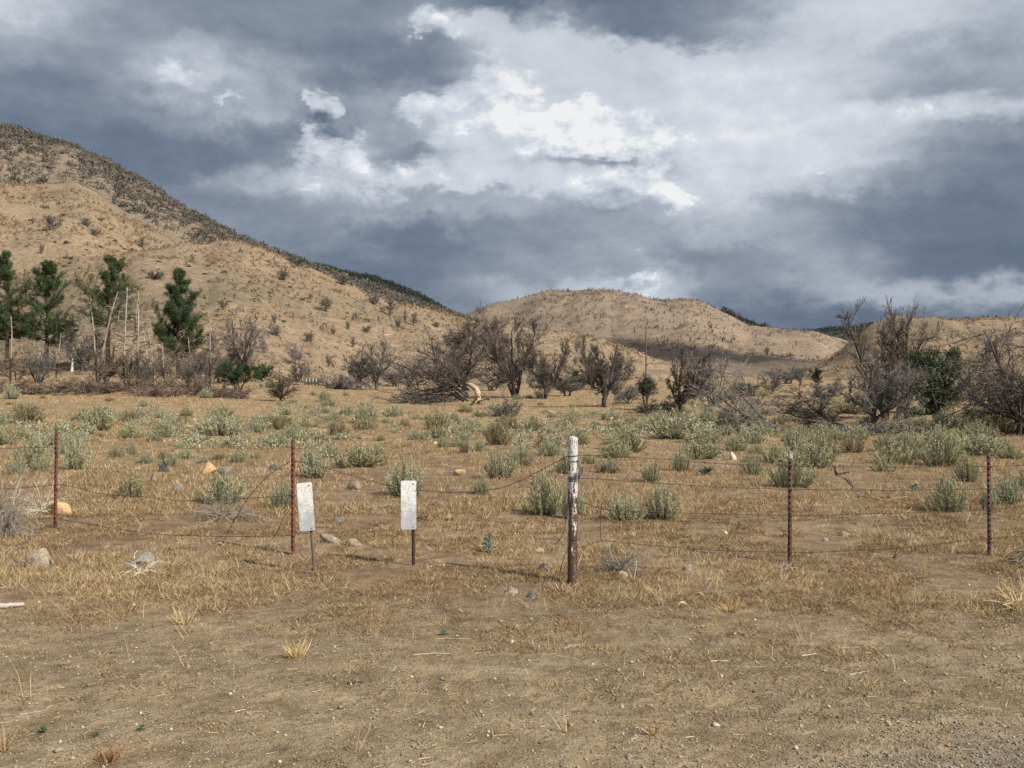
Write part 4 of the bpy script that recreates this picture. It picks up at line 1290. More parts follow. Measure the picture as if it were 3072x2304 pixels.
TRACED = [
    (0, 108, 1402, 115, 115, 'large pale sagebrush behind the rusty post at the photo edge'), (1, 48, 1422, 66, 56, 'small round sagebrush tucked in front of the large pale one'),
    (2, 122, 1414, 66, 48, 'low sagebrush at the foot of the large pale one'), (4, 228, 1408, 100, 98, 'broad sagebrush just beyond the rusty edge post'),
    (5, 396, 1494, 105, 88, 'greyish sagebrush among grey stones between the two rusty posts'), (0, 676, 1512, 160, 110, 'wide sagebrush with a skirt of grey dead twigs'),
    (7, 396, 1294, 44, 44, 'upright pale sagebrush before the sage belt near the pines'), (1, 396, 1364, 32, 48, 'narrow upright sagebrush on bare soil'),
    (0, 541, 1348, 32, 26, 'tiny sagebrush on bare soil, second of three dots'), (2, 680, 1345, 38, 28, 'tiny sagebrush beyond the orange boulder'), (4, 590, 1326, 46, 26, 'low flat sagebrush before the grey branch pile'),
    (5, 492, 1377, 48, 36, 'small yellowish sagebrush above the dark stone'), (0, 770, 1376, 44, 30, 'small sagebrush left of the middle rusty post'),
    (7, 938, 1432, 120, 108, 'large pale sagebrush beside the middle rusty post'), (1, 850, 1524, 88, 88, 'dense sagebrush between middle post and tilted sign plate'),
    (4, 1218, 1488, 145, 118, 'spiky fan-shaped sagebrush right behind the upright sign plate'), (0, 1450, 1484, 58, 70, 'narrow sagebrush under the sagging wire'),
    (3, 1498, 1434, 115, 92, 'rounded grey sagebrush above the sagging wire'), (6, 1495, 1334, 88, 80, 'brown-based dark sagebrush standing highest before the sage belt'),
    (7, 1075, 1368, 80, 42, 'low spreading sagebrush above the two sign plates'), (2, 1130, 1366, 50, 38, 'small sagebrush beside the low spreading one'), (0, 1000, 1354, 32, 26, 'tiny sagebrush behind the large pale one by the middle post'),
    (1, 1250, 1318, 54, 32, 'small sagebrush with bare soil before it, below the fallen trunk'), (2, 1328, 1342, 42, 32, 'small sagebrush below the pale curved trunk'), (6, 1395, 1358, 40, 48, 'sparse thin sagebrush below the brown-based one'),
    (4, 1440, 1352, 52, 38, 'small pale sagebrush beside the brown-based one'), (0, 1636, 1542, 138, 140, 'large dark-shadowed sagebrush next to the white pipe post'),
    (4, 1706, 1556, 56, 122, 'tall narrow sagebrush touching the pipe post'), (7, 1742, 1540, 52, 66, 'sagebrush peeking out on the far side of the pipe post'),
    (7, 1876, 1560, 138, 92, 'broad low sagebrush, nearest one beyond the pipe post'), (0, 1986, 1556, 120, 116, 'bright full sagebrush joined to the broad low one'),
    (3, 1957, 1444, 90, 64, 'grey sagebrush behind the bright full one'), (1, 2046, 1412, 82, 72, 'blue-green sagebrush crossed by the upper wires'), (1, 2256, 1424, 72, 70, 'dark blue-green sagebrush beside pale rubble'),
    (5, 1940, 1290, 66, 40, 'olive sagebrush on the grass below the broad round dead tree'), (3, 1822, 1418, 92, 52, 'dull sagebrush behind the round reflector'), (2, 1850, 1372, 98, 56, 'pale sagebrush in the belt above the pipe post wires'),
    (0, 1700, 1420, 90, 76, 'sagebrush right behind the top of the pipe post'), (6, 1620, 1340, 28, 44, 'little dark shrub alone before the sage belt'),
    (1, 2386, 1352, 98, 84, 'dark green sagebrush behind the black post'), (5, 2466, 1378, 118, 92, 'yellowish spreading sagebrush beside the dark green one'), (0, 2368, 1460, 148, 120, 'large sagebrush right behind the black post'),
    (3, 2660, 1354, 78, 66, 'sagebrush at the near edge of the grey brushwood'), (7, 2722, 1356, 80, 78, 'upright pale sagebrush under the dense dark juniper'), (0, 2832, 1396, 150, 120, 'biggest rounded sagebrush below the dark juniper'),
    (4, 2655, 1414, 70, 50, 'small spiky sagebrush before the grey brushwood'), (2, 2902, 1444, 80, 82, 'grey sagebrush beside the last black post'), (0, 2850, 1534, 135, 122, 'bright sagebrush nearest the last black post'),
    (1, 3022, 1512, 115, 100, 'sagebrush between last post and photo edge'), (4, 2968, 1530, 66, 76, 'spiky sagebrush right behind the last black post'), (2, 3075, 1462, 70, 60, 'sagebrush cut off by the photo edge'),
    (3, 1840, 1658, 46, 34, 'tiny grey sagebrush under the lowest wire'), (6, 840, 1290, 62, 52, 'dark brown-green shrub in the belt below the lone dead bush'), (5, 665, 1252, 90, 40, 'yellow-green low shrub below the flat-topped pine'),
    (7, 800, 1162, 80, 26, 'pale low sagebrush under the bright green bush'), (3, 975, 1206, 44, 34, 'round dark shrub on the grass beside the lone dead bush'), (0, 2110, 1330, 150, 52, 'wide low sagebrush thicket before the leaning grey tree'),
]
rng = np.random.default_rng(8)
for k, u, vb, w, h, lab in TRACED:
    sage(k, u, vb, w, h, lab, rz=rng.uniform(0, 6.28))

# the belt of sagebrush across the field
LANDMARKS = [(60, 1240, 'by the photo edge below the crooked snag'), (60, 1340, 'behind the rusty edge post'), (260, 1230, 'below the densest pine'), (260, 1320, 'over the broad sagebrush by the edge post'),
             (470, 1240, 'below the lone pine'), (520, 1330, 'short of the grey branch pile'), (690, 1220, 'below the flat-topped pine'), (720, 1310, 'beside the grey branch pile'),
             (860, 1240, 'around the lone dead bush'), (900, 1330, 'over the middle rusty post'), (1060, 1210, 'below the half-burnt bush'), (1080, 1300, 'over the tilted sign plate'),
             (1280, 1250, 'below the fallen trunk'), (1250, 1350, 'over the upright sign plate'), (1500, 1290, 'around the brown-based sagebrush'), (1700, 1250, 'below the round dense tree'),
             (1720, 1340, 'behind the pipe post top'), (1850, 1270, 'below the broad round tree'), (1900, 1350, 'over the bright full sagebrush'), (2050, 1290, 'below the black-trunked tree'),
             (2150, 1360, 'over the pale rubble'), (2300, 1320, 'below the leaning grey tree'), (2420, 1240, 'behind the leaning grey tree'), (2550, 1330, 'below the fallen dark tree'),
             (2700, 1320, 'below the wide grey twiggy tree'), (2850, 1290, 'under the dark juniper'), (2850, 1370, 'below the dark juniper'), (3020, 1330, 'under the drooping edge tree')]
placed = [(u, vb, w) for _, u, vb, w, h, _ in TRACED]
nb = 0
tries = 0
far_k = 0
while nb < 242 and tries < 14000:
    tries += 1
    v = 1186 + 215 * rng.random() ** 1.35
    u = rng.uniform(-40, 3110)
    dens = 1.0 if (v > 1235 and v < 1330) else .55 if v <= 1235 else .22
    if u < 820 and v < 1238:
        dens = .04
    if 1150 < u < 2000 and v < 1245:
        dens *= .2
    if u > 2150 and v < 1300:
        dens *= .4
    if vnoise(u / 140., v / 28., 77) < .38 or rng.random() > dens:
        continue
    p = spot(u, v)
    s = p.y / FPX
    W = min(1.5, math.exp(rng.normal(-.36, .38))) * (1.25 if (u > 1950 or rng.random() < .12) else 1.0) * (1.0 if v < 1320 else .8)
    if any(abs(u - a) < (W / s + c) * .38 and abs(v - b) < 12 for a, b, c in placed):
        continue
    placed.append((u, v, W / s))
    k = int(rng.choice([0, 1, 2, 3, 4, 5, 6, 7, 0, 2, 7]))
    o = bpy.data.objects.new('sagebrush', SAGE_P[k][2])
    COL.objects.link(o)
    o.location = p - Vector((0, 0, .03))
    o.rotation_euler = (0, 0, rng.uniform(0, 6.28))
    o.scale = (W * rng.uniform(.9, 1.25), W, W * rng.uniform(.42, .70))
    tint = ('pale grey-green', 'blue-green', 'yellow-tinged', 'dull grey', 'silvery', 'olive', 'brownish', 'bright silvery')[k]
    tall = 'wide' if W > .85 else 'small' if W < .6 else 'middling'
    _, lu, lv_, near_what = min((abs(u - a) + 3 * abs(v - b), a, b, n_) for a, b, n_ in LANDMARKS)
    side = ('nearer' if v > lv_ else 'farther') + (', pine side' if u < lu else ', knoll side')
    tag(o, f'{tall} {tint} sagebrush {near_what}, {side}', 'sagebrush', 'belt of sagebrush across the field')
    nb += 1

# the rest of the belt: a low carpet of little sage clumps too many to count
g4 = np.random.default_rng(4242)
uu, vv = g4.uniform(-60, 3130, 2600), 1200 + 150 * g4.random(2600)
k = (vnoise(uu / 150, vv / 22, 78) + .25 * np.exp(-((vv - 1268) / 40) ** 2) > .66 + .22 * g4.random(2600)) & ~((uu < 820) & (vv < 1236)) & ~((uu > 1150) & (uu < 2000) & (vv < 1243)) & ~((uu > 2150) & (vv < 1290))
uu, vv = uu[k], vv[k]
CP = []
for a, b in zip(uu, vv):
    dd = np.linspace(20, 100, 160)
    h = np.nonzero(ground_z((a - 1536) / FPX * dd, dd) >= EYE + (1152 - b) / FPX * dd)[0]
    dk = dd[h[0]] if len(h) else 100.0
    CP.append(((a - 1536) / FPX * dk, dk))
CP = np.array(CP)
CP = np.concatenate([CP, ground_z(CP[:, 0], CP[:, 1])[:, None]], 1)
o = add_mesh('shrubbery', [scrub_mass(g4, CP, g4.uniform(.2, .62, len(CP)), tone(g4, len(CP), [(.36, .355, .24), (.33, .335, .23), (.37, .355, .225), (.29, .28, .185), (.27, .23, .14)], .2), 80, .6, .12)], M['leaf'])
tag(o, 'low carpet of little sage clumps between the bigger bushes', 'shrubbery', kind='stuff')

# ------------------------------------------------------------------ dry grass, litter and gravel (nobody could count them)
rng = np.random.default_rng(1234)


def field_points(n, d0, d1, dens):
    d = d0 * (d1 / d0) ** rng.random(n)
    s = rng.uniform(-.57, .57, n)
    x = s * d
    k = rng.random(n) < dens(x, d)
    x, d = x[k], d[k]
    return np.stack([x, d, ground_z(x, d)], 1)


STRAW = np.array([(.52, .405, .235), (.45, .34, .185), (.60, .49, .315), (.36, .255, .135), (.41, .295, .155)])
RUST = np.array([(.26, .172, .095), (.22, .14, .076), (.31, .215, .12), (.16, .11, .065)])


def tufts(P, nb, L, W, spread, pal, lean=.45, var=.25, bend=.6, mid=True):
    n = len(P)
    b = np.repeat(P, nb, 0)
    N = len(b)
    az = rng.random(N) * 2 * math.pi
    r = np.abs(rng.normal(0, spread, N))
    off = np.stack([np.cos(az) * r, np.sin(az) * r, np.full(N, -.004)], 1)
    D = np.stack([np.cos(az) * np.abs(rng.normal(lean, .35, N)), np.sin(az) * np.abs(rng.normal(lean, .35, N)), np.ones(N)], 1)
    Ls = np.repeat(rng.uniform(L[0], L[1], n), nb) * rng.uniform(.5, 1.15, N)
    Ws = np.repeat(W, nb) if np.ndim(W) else np.full(N, W)
    C = np.repeat(pal[rng.integers(0, len(pal), n)], nb, 0) * rng.uniform(1 - var, 1 + var, (N, 1))
    return blades(rng, b + off, D, Ls, Ws * rng.uniform(.7, 1.3, N) * (1 if mid else 1.3), C, bend, mid)


gold = lambda x, d: np.clip((fbm(x / 1.1, d / 1.5, 11, 3) - .43) * 7, 0, 1)
clump = lambda x, d: np.clip((fbm(x / .45, d / .6, 13, 3) - .38) * 5, 0, 1)
edge = lambda x, d: d - 7.5 - 3.4 * (fbm(x / 1.6, d / 1.6, 37, 4) - .5)
band = lambda x, d: sstep(-1.5, 1.2, edge(x, d))
G = []
# short brown matted grass
P = field_points(62000, 5.0, 15, lambda x, d: (.08 + .92 * band(x, d)) * clump(x, d))
G.append(tufts(P, 9, (.02, .07), .0045 * P[:, 1] / 10 + .001, .04, np.concatenate([RUST, STRAW[3:], RUST, STRAW[:1]]), 1.2, mid=False))
# golden bunches near the fence
P = field_points(15000, 6.6, 15, lambda x, d: gold(x, d) * (.3 + .7 * clump(x, d)) * sstep(-.2, 1.2, edge(x, d)) * (.35 + .65 * sstep(12.5, 8.8, d)))
G.append(tufts(P, 13, (.035, .125), .0028 * P[:, 1] / 10 + .001, .045, STRAW, .85))
# middle field
P = field_points(30000, 13, 42, lambda x, d: .22 + .78 * gold(x / 2, d / 2))
G.append(tufts(P, 6, (.045, .15), .0045 * P[:, 1] / 10, .08, np.concatenate([STRAW[3:], STRAW, RUST]), .7, mid=False))
P = field_points(11000, 34, 150, lambda x, d: .25 + .75 * gold(x / 5, d / 7))
G.append(tufts(P, 6, (.10, .26), .0038 * P[:, 1] / 10, .22, np.concatenate([STRAW[3:], STRAW, STRAW, RUST]), .6, mid=False))
# thin single stalks
P = field_points(700, 5.2, 13, lambda x, d: .2 + .8 * band(x, d))
G.append(tufts(P, 2, (.10, .30), .0022 * P[:, 1] / 10 + .001, .01, STRAW[:3], .5, .2, .5))
o = add_mesh('dry_grass', G, M['straw'])
tag(o, 'dry golden and brown grass covering the field and fence line', 'grass', kind='stuff')

# weeds matted on the bare ground in front
P = field_points(6500, 4.0, 8.8, lambda x, d: (.10 + .30 * sstep(5.2, 7.2, d)) + .60 * (fbm(x / .8, d / .8, 19, 3) > .52))
W1 = tufts(P, 12, (.012, .036), .0045, .026, np.concatenate([RUST, [(.13, .10, .06), (.20, .17, .10), (.15, .145, .085), (.30, .22, .12), (.36, .28, .16)]]), 1.6, mid=False)
P = field_points(5600, 4.0, 9.0, lambda x, d: .3 + .7 * (fbm(x / .9, d / .9, 23, 3) > .5))
N = len(P)
az = rng.random(N) * math.pi
D = np.stack([np.cos(az), np.sin(az), rng.normal(.02, .06, N)], 1)
C = STRAW[rng.integers(0, 5, N)] * rng.uniform(.6, 1.15, (N, 1))
W2 = blades(rng, P + [0, 0, .006], D, rng.uniform(.015, .075, N), rng.uniform(.002, .0045, N), C, .25)
o = add_mesh('litter', [W1, W2], M['straw'])
tag(o, 'broken straw and matted dead weeds lying on the bare ground', 'litter', kind='stuff')

# loose stones on the road shoulder
OCT_V = np.array([(1, 0, 0), (-1, 0, 0), (0, 1, 0), (0, -1, 0), (0, 0, 1), (0, 0, -1)], float)
OCT_F = np.array([(0, 2, 4), (2, 1, 4), (1, 3, 4), (3, 0, 4), (2, 0, 5), (1, 2, 5), (3, 1, 5), (0, 3, 5)])


def pebbles(P, R, cols):
    n = len(P)
    a = rng.random(n) * 6.28
    V = OCT_V[None] * rng.uniform(.65, 1.25, (n, 6, 1)) * np.stack([np.ones(n), rng.uniform(.6, 1, n), rng.uniform(.45, .8, n)], 1)[:, None] * R[:, None, None]
    V += rng.normal(0, .12, V.shape) * R[:, None, None]
    x = V[..., 0] * np.cos(a)[:, None] - V[..., 1] * np.sin(a)[:, None]
    y = V[..., 0] * np.sin(a)[:, None] + V[..., 1] * np.cos(a)[:, None]
    V = np.stack([x, y, V[..., 2]], -1) + P[:, None] + np.array([0, 0, .2])[None, None] * R[:, None, None]
    F = (np.arange(n)[:, None, None] * 6 + OCT_F[None]).reshape(-1, 3)
    return (V.reshape(-1, 3), F, np.repeat(cols, 6, 0))


STONE = [(.36, .30, .215), (.30, .24, .165), (.25, .195, .135), (.42, .37, .29), (.18, .155, .125), (.28, .205, .135), (.22, .175, .12)]
P = field_points(30000, 3.9, 9.5, lambda x, d: sstep(10.5, 6.0, d))
a = pebbles(P, rng.uniform(.0026, .0072, len(P)) * (1 + (rng.random(len(P)) < .05) * 1.3), tone(rng, len(P), STONE, .25))
P = field_points(26000, 3.7, 6.6, lambda x, d: sstep(-7.0, -5.0, x - 1.75 * d + .9 * (fbm(x, d, 15, 3) - .5) * 3))
b_ = pebbles(P, rng.uniform(.004, .011, len(P)), tone(rng, len(P), [(.19, .18, .165), (.13, .125, .12), (.27, .25, .22), (.34, .31, .27), (.23, .195, .155), (.09, .088, .085)], .25))
P = field_points(170, 4.0, 22, lambda x, d: np.full(len(d), .8))
c_ = pebbles(P, rng.uniform(.010, .024, len(P)), tone(rng, len(P), [(.40, .34, .25), (.34, .26, .18), (.26, .22, .18), (.46, .40, .32)], .2))
o = add_mesh('gravel', [a, b_, c_], M['stone'])
tag(o, 'small stones and grey road gravel strewn over the near ground', 'gravel', kind='stuff')

# crumbs of soil that roughen the bare ground
P = field_points(26000, 4.0, 12, lambda x, d: .15 + .85 * (fbm(x / .8, d / .8, 29, 3) > .5))
o = add_mesh('dirt', [pebbles(P, rng.uniform(.003, .009, len(P)) * (.7 + P[:, 1] / 20), tone(rng, len(P), [(.22, .15, .085), (.17, .11, .06), (.26, .185, .11)], .2))], M['stone'])
tag(o, 'crumbs of brown soil roughening the bare ground', 'dirt', kind='stuff')

# ------------------------------------------------------------------ rocks
import bmesh


def rock_mesh(seed, w, h, dpt, col):
    r = np.random.default_rng(seed)
    bm = bmesh.new()
    pts = norm(r.normal(0, 1, (13, 3))) * r.uniform(.72, 1.12, (13, 1))
    pts[:, 2] = np.abs(pts[:, 2]) * 1.15 - .2
    for q in pts:
        bm.verts.new((q[0] * w / 2, q[1] * dpt / 2, q[2] * h))
    bmesh.ops.convex_hull(bm, input=bm.verts[:])
    for v_ in [x for x in bm.verts if not x.link_faces]:
        bm.verts.remove(v_)
    bmesh.ops.bevel(bm, geom=bm.edges[:], offset=min(w, h) * .05, segments=1, profile=.5, affect='EDGES')
    bmesh.ops.triangulate(bm, faces=bm.faces[:])
    bm.verts.index_update()
    V = np.array([v_.co[:] for v_ in bm.verts])
    F = np.array([[v_.index for v_ in f.verts] for f in bm.faces])
    bm.free()
    C = np.asarray(col)[None] * r.uniform(.85, 1.12, (len(V), 1))
    return (V, F, C)


ORANGE, GREYR, DARKR, TAN, PALE = (.50, .335, .175), (.235, .21, .18), (.10, .092, .088), (.42, .30, .18), (.60, .52, .40)
ROCKS = [
    (620, 1424, 62, 48, ORANGE, 'smooth orange boulder above the wide sagebrush'), (672, 1424, 54, 34, GREYR, 'grey rock leaning against the orange boulder'), (172, 1548, 96, 98, ORANGE, 'orange boulder behind the rusty edge post'),
    (103, 1702, 128, 100, (.28, .235, .18), 'big lichen-grey rock in front of the dead bush at the photo edge'), (405, 1698, 130, 84, (.22, .205, .18), 'grey rock under white bent stalks'), (490, 1416, 56, 34, DARKR, 'dark angular stone below the small yellowish sagebrush'),
    (532, 1470, 48, 34, (.20, .18, .165), 'purplish grey stone between greyish and wide sagebrush'), (452, 1446, 36, 36, (.24, .20, .165), 'grey stone beside the greyish sagebrush'), (1062, 1470, 60, 44, (.27, .23, .185), 'grey split boulder between the two sign plates'),
    (1110, 1450, 36, 26, GREYR, 'smaller grey stone behind the split boulder'), (1382, 1428, 60, 38, TAN, 'tan flat boulder behind the sagging wire'), (985, 1630, 90, 48, (.30, .255, .20), 'weathered rock mound behind the tilted sign post'),
    (1060, 1640, 74, 30, (.30, .25, .19), 'flat rock beside the weathered mound'), (1015, 1566, 50, 28, (.21, .19, .175), 'flat grey stone between the sign plates'), (1594, 1794, 44, 40, (.15, .14, .135), 'dark stone standing before the pipe post'),
    (1530, 1780, 60, 26, (.27, .225, .17), 'half-buried stone left of the dark standing one'), (1632, 1708, 44, 26, (.12, .115, .11), 'dark stone behind the dark standing one'), (1870, 1734, 50, 28, (.48, .37, .22), 'yellowish flat stone just past the pipe post'),
    (1618, 1655, 34, 18, (.48, .31, .18), 'small orange stone near the loose wires'), (2062, 1714, 50, 36, (.24, .21, .18), 'rounded grey stone under the lowest wire'), (2540, 1610, 44, 24, (.27, .235, .19), 'grey stone beyond the black post'),
    (2482, 1625, 34, 26, (.28, .245, .21), 'pale grey stone beside the black post'), (1898, 1614, 24, 34, (.30, .25, .19), 'upright thin stone below the broad low sagebrush'), (2178, 1603, 22, 18, PALE, 'small pale stone on bare soil under the wires'),
    (2690, 1675, 32, 22, DARKR, 'dark stone on open ground between the black posts'), (815, 1412, 60, 26, DARKR, 'dark grey flat rock left of the middle rusty post'), (1665, 1420, 18, 14, PALE, 'white stone behind the pipe post'),
    (1838, 1260, 30, 12, PALE, 'pale flat rock on the grass below the broad round tree'), (1650, 1240, 26, 14, (.45, .36, .26), 'tan rock on the grass below the round dense tree'), (2200, 1380, 34, 30, PALE, 'pile of pale rubble beside the blue-green sagebrush'),
    (2085, 1284, 26, 12, (.5, .42, .3), 'pale rock with dark hollow before the leaning grey tree'), (2130, 1740, 26, 14, PALE, 'pale pebble-like stone on the ground past the yellowish one'), (2050, 1812, 36, 14, (.62, .52, .33), 'pale yellow stone on the bare shoulder'),
    (1680, 1800, 22, 9, PALE, 'small pale flake on the ground before the pipe post'), (20, 1690, 34, 28, (.17, .16, .15), 'dark stone at the photo edge beside the lichen-grey rock'), (160, 1712, 50, 20, (.26, .22, .18), 'low stone in front of the lichen-grey rock'),
    (770, 1655, 52, 22, DARKR, 'dark burnt clod below the middle rusty post'), (2635, 1360, 30, 14, (.3, .25, .2), 'grey stone before the brushwood'), (1305, 1332, 30, 12, PALE, 'pale driftwood-like stone in the belt'), (3060, 1690, 40, 24, (.2, .18, .16), 'grey stone at the photo edge under the twig pile'),
]
for i, (u, vb, w, h, col, lab) in enumerate(ROCKS):
    p = spot(u, vb)
    s = p.y / FPX
    o = add_mesh('rock', [rock_mesh(700 + i, w * s, h * s, w * s * .8, col)], M['rock'])
    o.location = p + Vector((0, w * s * .3, -.01 - h * s * .12))
    tag(o, lab, 'rock', 'rocks in the field')
p = spot(1085, 1150)

# ------------------------------------------------------------------ the barbed wire fence
def mat_steel(name, a, b, scale, rough=.75):
    m, t, bs, co = new_mat(name)
    n = t.noise(t.vec('MULTIPLY', co, (1, 1, .35)), scale, 5, .65)
    n2 = t.noise(co, scale * 6, 3, .6)
    c = t.mix(t.smooth(n, .35, .65), a, b)
    c = t.mix(1.0, c, t.mix(n2, (.6, .6, .6), (1.4, 1.4, 1.4)), 'MULTIPLY')
    t.l.new(c, bs.inputs['Base Color'])
    bs.inputs['Roughness'].default_value = rough
    bs.inputs['Specular IOR Level'].default_value = .35
    bump(t, bs, n2, .3, .002)
    return m


def mat_pipe():
    m, t, bs, co = new_mat('peeling_white_paint')
    sep = t.n.new('ShaderNodeSeparateXYZ')
    t.l.new(co, sep.inputs[0])
    st = t.vec('MULTIPLY', co, (1, 1, .2))
    n = t.noise(st, 34, 5, .7)
    n2 = t.noise(co, 60, 4, .6)
    cover = t.math('MULTIPLY_ADD', t.math('SUBTRACT', sep.outputs[2], .62), .19, t.math('MULTIPLY_ADD', t.math('SUBTRACT', n2, .5), .25, n))
    paint = t.smooth(cover, .515, .565)
    rust = t.mix(t.smooth(n2, .35, .65), (.055, .032, .024), (.12, .062, .042))
    white = t.mix(t.smooth(n2, .3, .7), (.36, .355, .34), (.66, .655, .64))
    c = t.mix(paint, rust, white)
    t.l.new(c, bs.inputs['Base Color'])
    t.l.new(t.mix(paint, (.55, .55, .55), (.35, .35, .35)), bs.inputs['Roughness'])
    bs.inputs['Specular IOR Level'].default_value = .5
    bump(t, bs, paint, .5, .002)
    return m


def mat_plate():
    m, t, bs, co = new_mat('weathered_sign_metal')
    curl = t.noise(co, 48, 2, .5, dist=1.8)
    line = t.smooth(t.math('ABSOLUTE', t.math('SUBTRACT', curl, .5)), .012, .04)
    mott = t.noise(co, 18, 5, .65)
    sep = t.n.new('ShaderNodeSeparateXYZ')
    t.l.new(co, sep.inputs[0])
    worn = t.smooth(t.math('MULTIPLY_ADD', t.math('SUBTRACT', mott, .5), .55, sep.outputs[2]), -.12, .10)  # peeled sheet residue above; below, a reflection painted in as greyer metal
    base = t.mix(t.smooth(mott, .3, .7), (.48, .50, .53), (.68, .70, .71))
    sheet = t.mix(line, (.26, .28, .26), (.88, .89, .86))
    c = t.mix(worn, base, sheet)
    t.l.new(c, bs.inputs['Base Color'])
    t.l.new(t.mix(worn, (.30, .30, .30), (.05, .05, .05)), bs.inputs['Metallic'])
    bs.inputs['Roughness'].default_value = .42
    bs.inputs['Specular IOR Level'].default_value = .5
    bump(t, bs, line, .15, .001)
    return m


M['rust_red'] = mat_steel('rusty_red_steel', (.16, .045, .028), (.085, .034, .025), 9)
M['black_steel'] = mat_steel('dark_painted_steel', (.036, .022, .020), (.085, .042, .032), 9)
M['white_tip'] = mat_steel('worn_white_tip', (.36, .33, .30), (.09, .07, .06), 30)
M['wire'] = mat_steel('rusty_wire', (.050, .034, .027), (.085, .055, .040), 40)
M['pipe'] = mat_pipe()
M['plate'] = mat_plate()
M['bolt'] = mat_steel('bolt_steel', (.16, .16, .15), (.10, .09, .08), 80, .5)
M['galv'] = mat_steel('galvanised_channel', (.17, .145, .105), (.12, .085, .055), 14, .6)


def box(cx, cy, cz, sx, sy, sz_):
    V = np.array([(x, y, z) for z in (-.5, .5) for y in (-.5, .5) for x in (-.5, .5)]) * [sx, sy, sz_] + [cx, cy, cz]
    F = np.array([(0, 2, 3, 1), (4, 5, 7, 6), (0, 1, 5, 4), (2, 6, 7, 3), (0, 4, 6, 2), (1, 3, 7, 5)])
    return (V, F)


fence_base = spot(880, 1662)
fence = empty('barbed_wire_fence', fence_base)
tag(fence, 'sagging barbed wire fence on steel posts across the dry field', 'fence')
FO = np.array(fence_base[:])


def t_post(u, vb, vt, utop, mat, label, tip=None):
    p = spot(u, vb)
    s = p.y / FPX
    H = (vb - vt) * s
    lean = (utop - u) * s
    prof = np.array([(-.019, -.018), (.019, -.018), (.019, -.012), (.003, -.012), (.003, .020), (-.003, .020), (-.003, -.012), (-.019, -.012)])
    n = len(prof)
    zs = np.array([-.3, H])
    V = np.array([(x + lean * max(z, 0) / H, y, z) for z in zs for x, y in prof])
    F = np.array([[i, (i + 1) % n, n + (i + 1) % n, n + i] for i in range(n)])
    capf = np.array([[n, n + 1, n + 2, n + 7], [n + 2, n + 3, n + 6, n + 7], [n + 3, n + 4, n + 5, n + 6]])
    o = add_mesh('fence_post', [(V, np.concatenate([F, capf]))], M[mat], fence)
    o.location = Vector(p) - fence_base
    o['label'] = label
    st = [box(lean * z / H, -.0215, z, .012, .007, .022) for z in np.arange(.08, H - .04, .055)]
    so_ = add_mesh('studs', st, M[mat], o)
    so_['kind'] = 'stuff'
    if tip:
        tp = add_mesh('painted_tip', [(np.array([(x * 1.12 + lean * z / H, y * 1.12 + .0006, z) for z in (H - tip, H + .002) for x, y in prof]), np.concatenate([F, capf]))], M['white_tip'], o)
    return p, H


PA = t_post(166, 1584, 1287, 172, 'rust_red', 'rusty red post nearest the photo edge')
PB = t_post(880, 1662, 1318, 880, 'rust_red', 'rusty red post beside the tilted sign')
PC = t_post(2367, 1687, 1360, 2370, 'black_steel', 'dark post with worn white tip past the pipe post', .05)
PD = t_post(2967, 1667, 1358, 2964, 'black_steel', 'last dark post towards the photo edge')

# the thick pipe post
pp_ = spot(1719, 1750)
s = pp_.y / FPX
PH = 436 * s
R0 = 15 * s
zz = np.array([-.3, 0, PH * .3, PH * .6, PH * .95, PH * .985, PH, PH + .012, PH + .017])
rr = np.array([R0, R0, R0, R0, R0, R0 * 1.02, R0 * .97, R0 * .6, R0 * .02])
line = np.stack([np.linspace(-.006, .004, 9), np.zeros(9), zz], 1)
pipe = add_mesh('pipe_post', [tubes(line[None], rr[None], 24)], M['pipe'], fence, smooth=True)
pipe.location = Vector(pp_) - fence_base
pipe['label'] = 'thick steel pipe post with peeling white paint'
ring = lambda z, r, k=28, turns=1.0: np.stack([np.cos(np.linspace(0, 6.2832 * turns, k)) * r, np.sin(np.linspace(0, 6.2832 * turns, k)) * r, z + np.linspace(-.012, .012, k) * turns], 1)
wz = [PH * .722, PH * .712, PH * .835, PH * .30, PH * .56, PH * .873]
for q, z in enumerate(wz):
    wr = add_mesh('wire_wrap', [tubes(ring(z, R0 + .004, 40, 2.0 if q < 2 else 1.0)[None], np.full((1, 40), .0028), 5)], M['wire'], pipe)
# the round reflector on a bracket, seen half from the side
a = np.linspace(0, 2 * math.pi, 25)[:-1]
dv = np.concatenate([np.stack([np.cos(a) * .020, np.full(24, -.006), np.sin(a) * .038], 1), np.stack([np.cos(a) * .020, np.full(24, .006), np.sin(a) * .038], 1)])
df = np.array([[i, (i + 1) % 24, 24 + (i + 1) % 24, 24 + i] for i in range(24)])
capA = np.array([[0, i, i + 1] for i in range(1, 23)])
refl = add_mesh('reflector', [(dv, df), (dv[:24], capA), (dv[24:], capA[:, ::-1])], M['bolt'], pipe)
refl.location = (R0 + .022, -.005, PH * .775)
refl['label'] = 'small round dark reflector on the side of the pipe post'
add_mesh('rim', [tubes((np.stack([np.cos(np.linspace(0, 6.2832, 33)) * .021, np.full(33, -.006), np.sin(np.linspace(0, 6.2832, 33)) * .039], 1))[None], np.full((1, 33), .003), 5)], M['white_tip'], refl)
add_mesh('bracket', [box(-.012, .004, -.045, .014, .008, .05)], M['bolt'], refl)

ud = np.array([-150, 166, 880, 1719, 2367, 2967, 3300], float)
dd_ = np.array([PA[0].y + .8, PA[0].y, PB[0].y, pp_.y, PC[0].y, PD[0].y, PD[0].y + .2]) - np.array([.03, .03, .03, .03, .03, .03, .03])


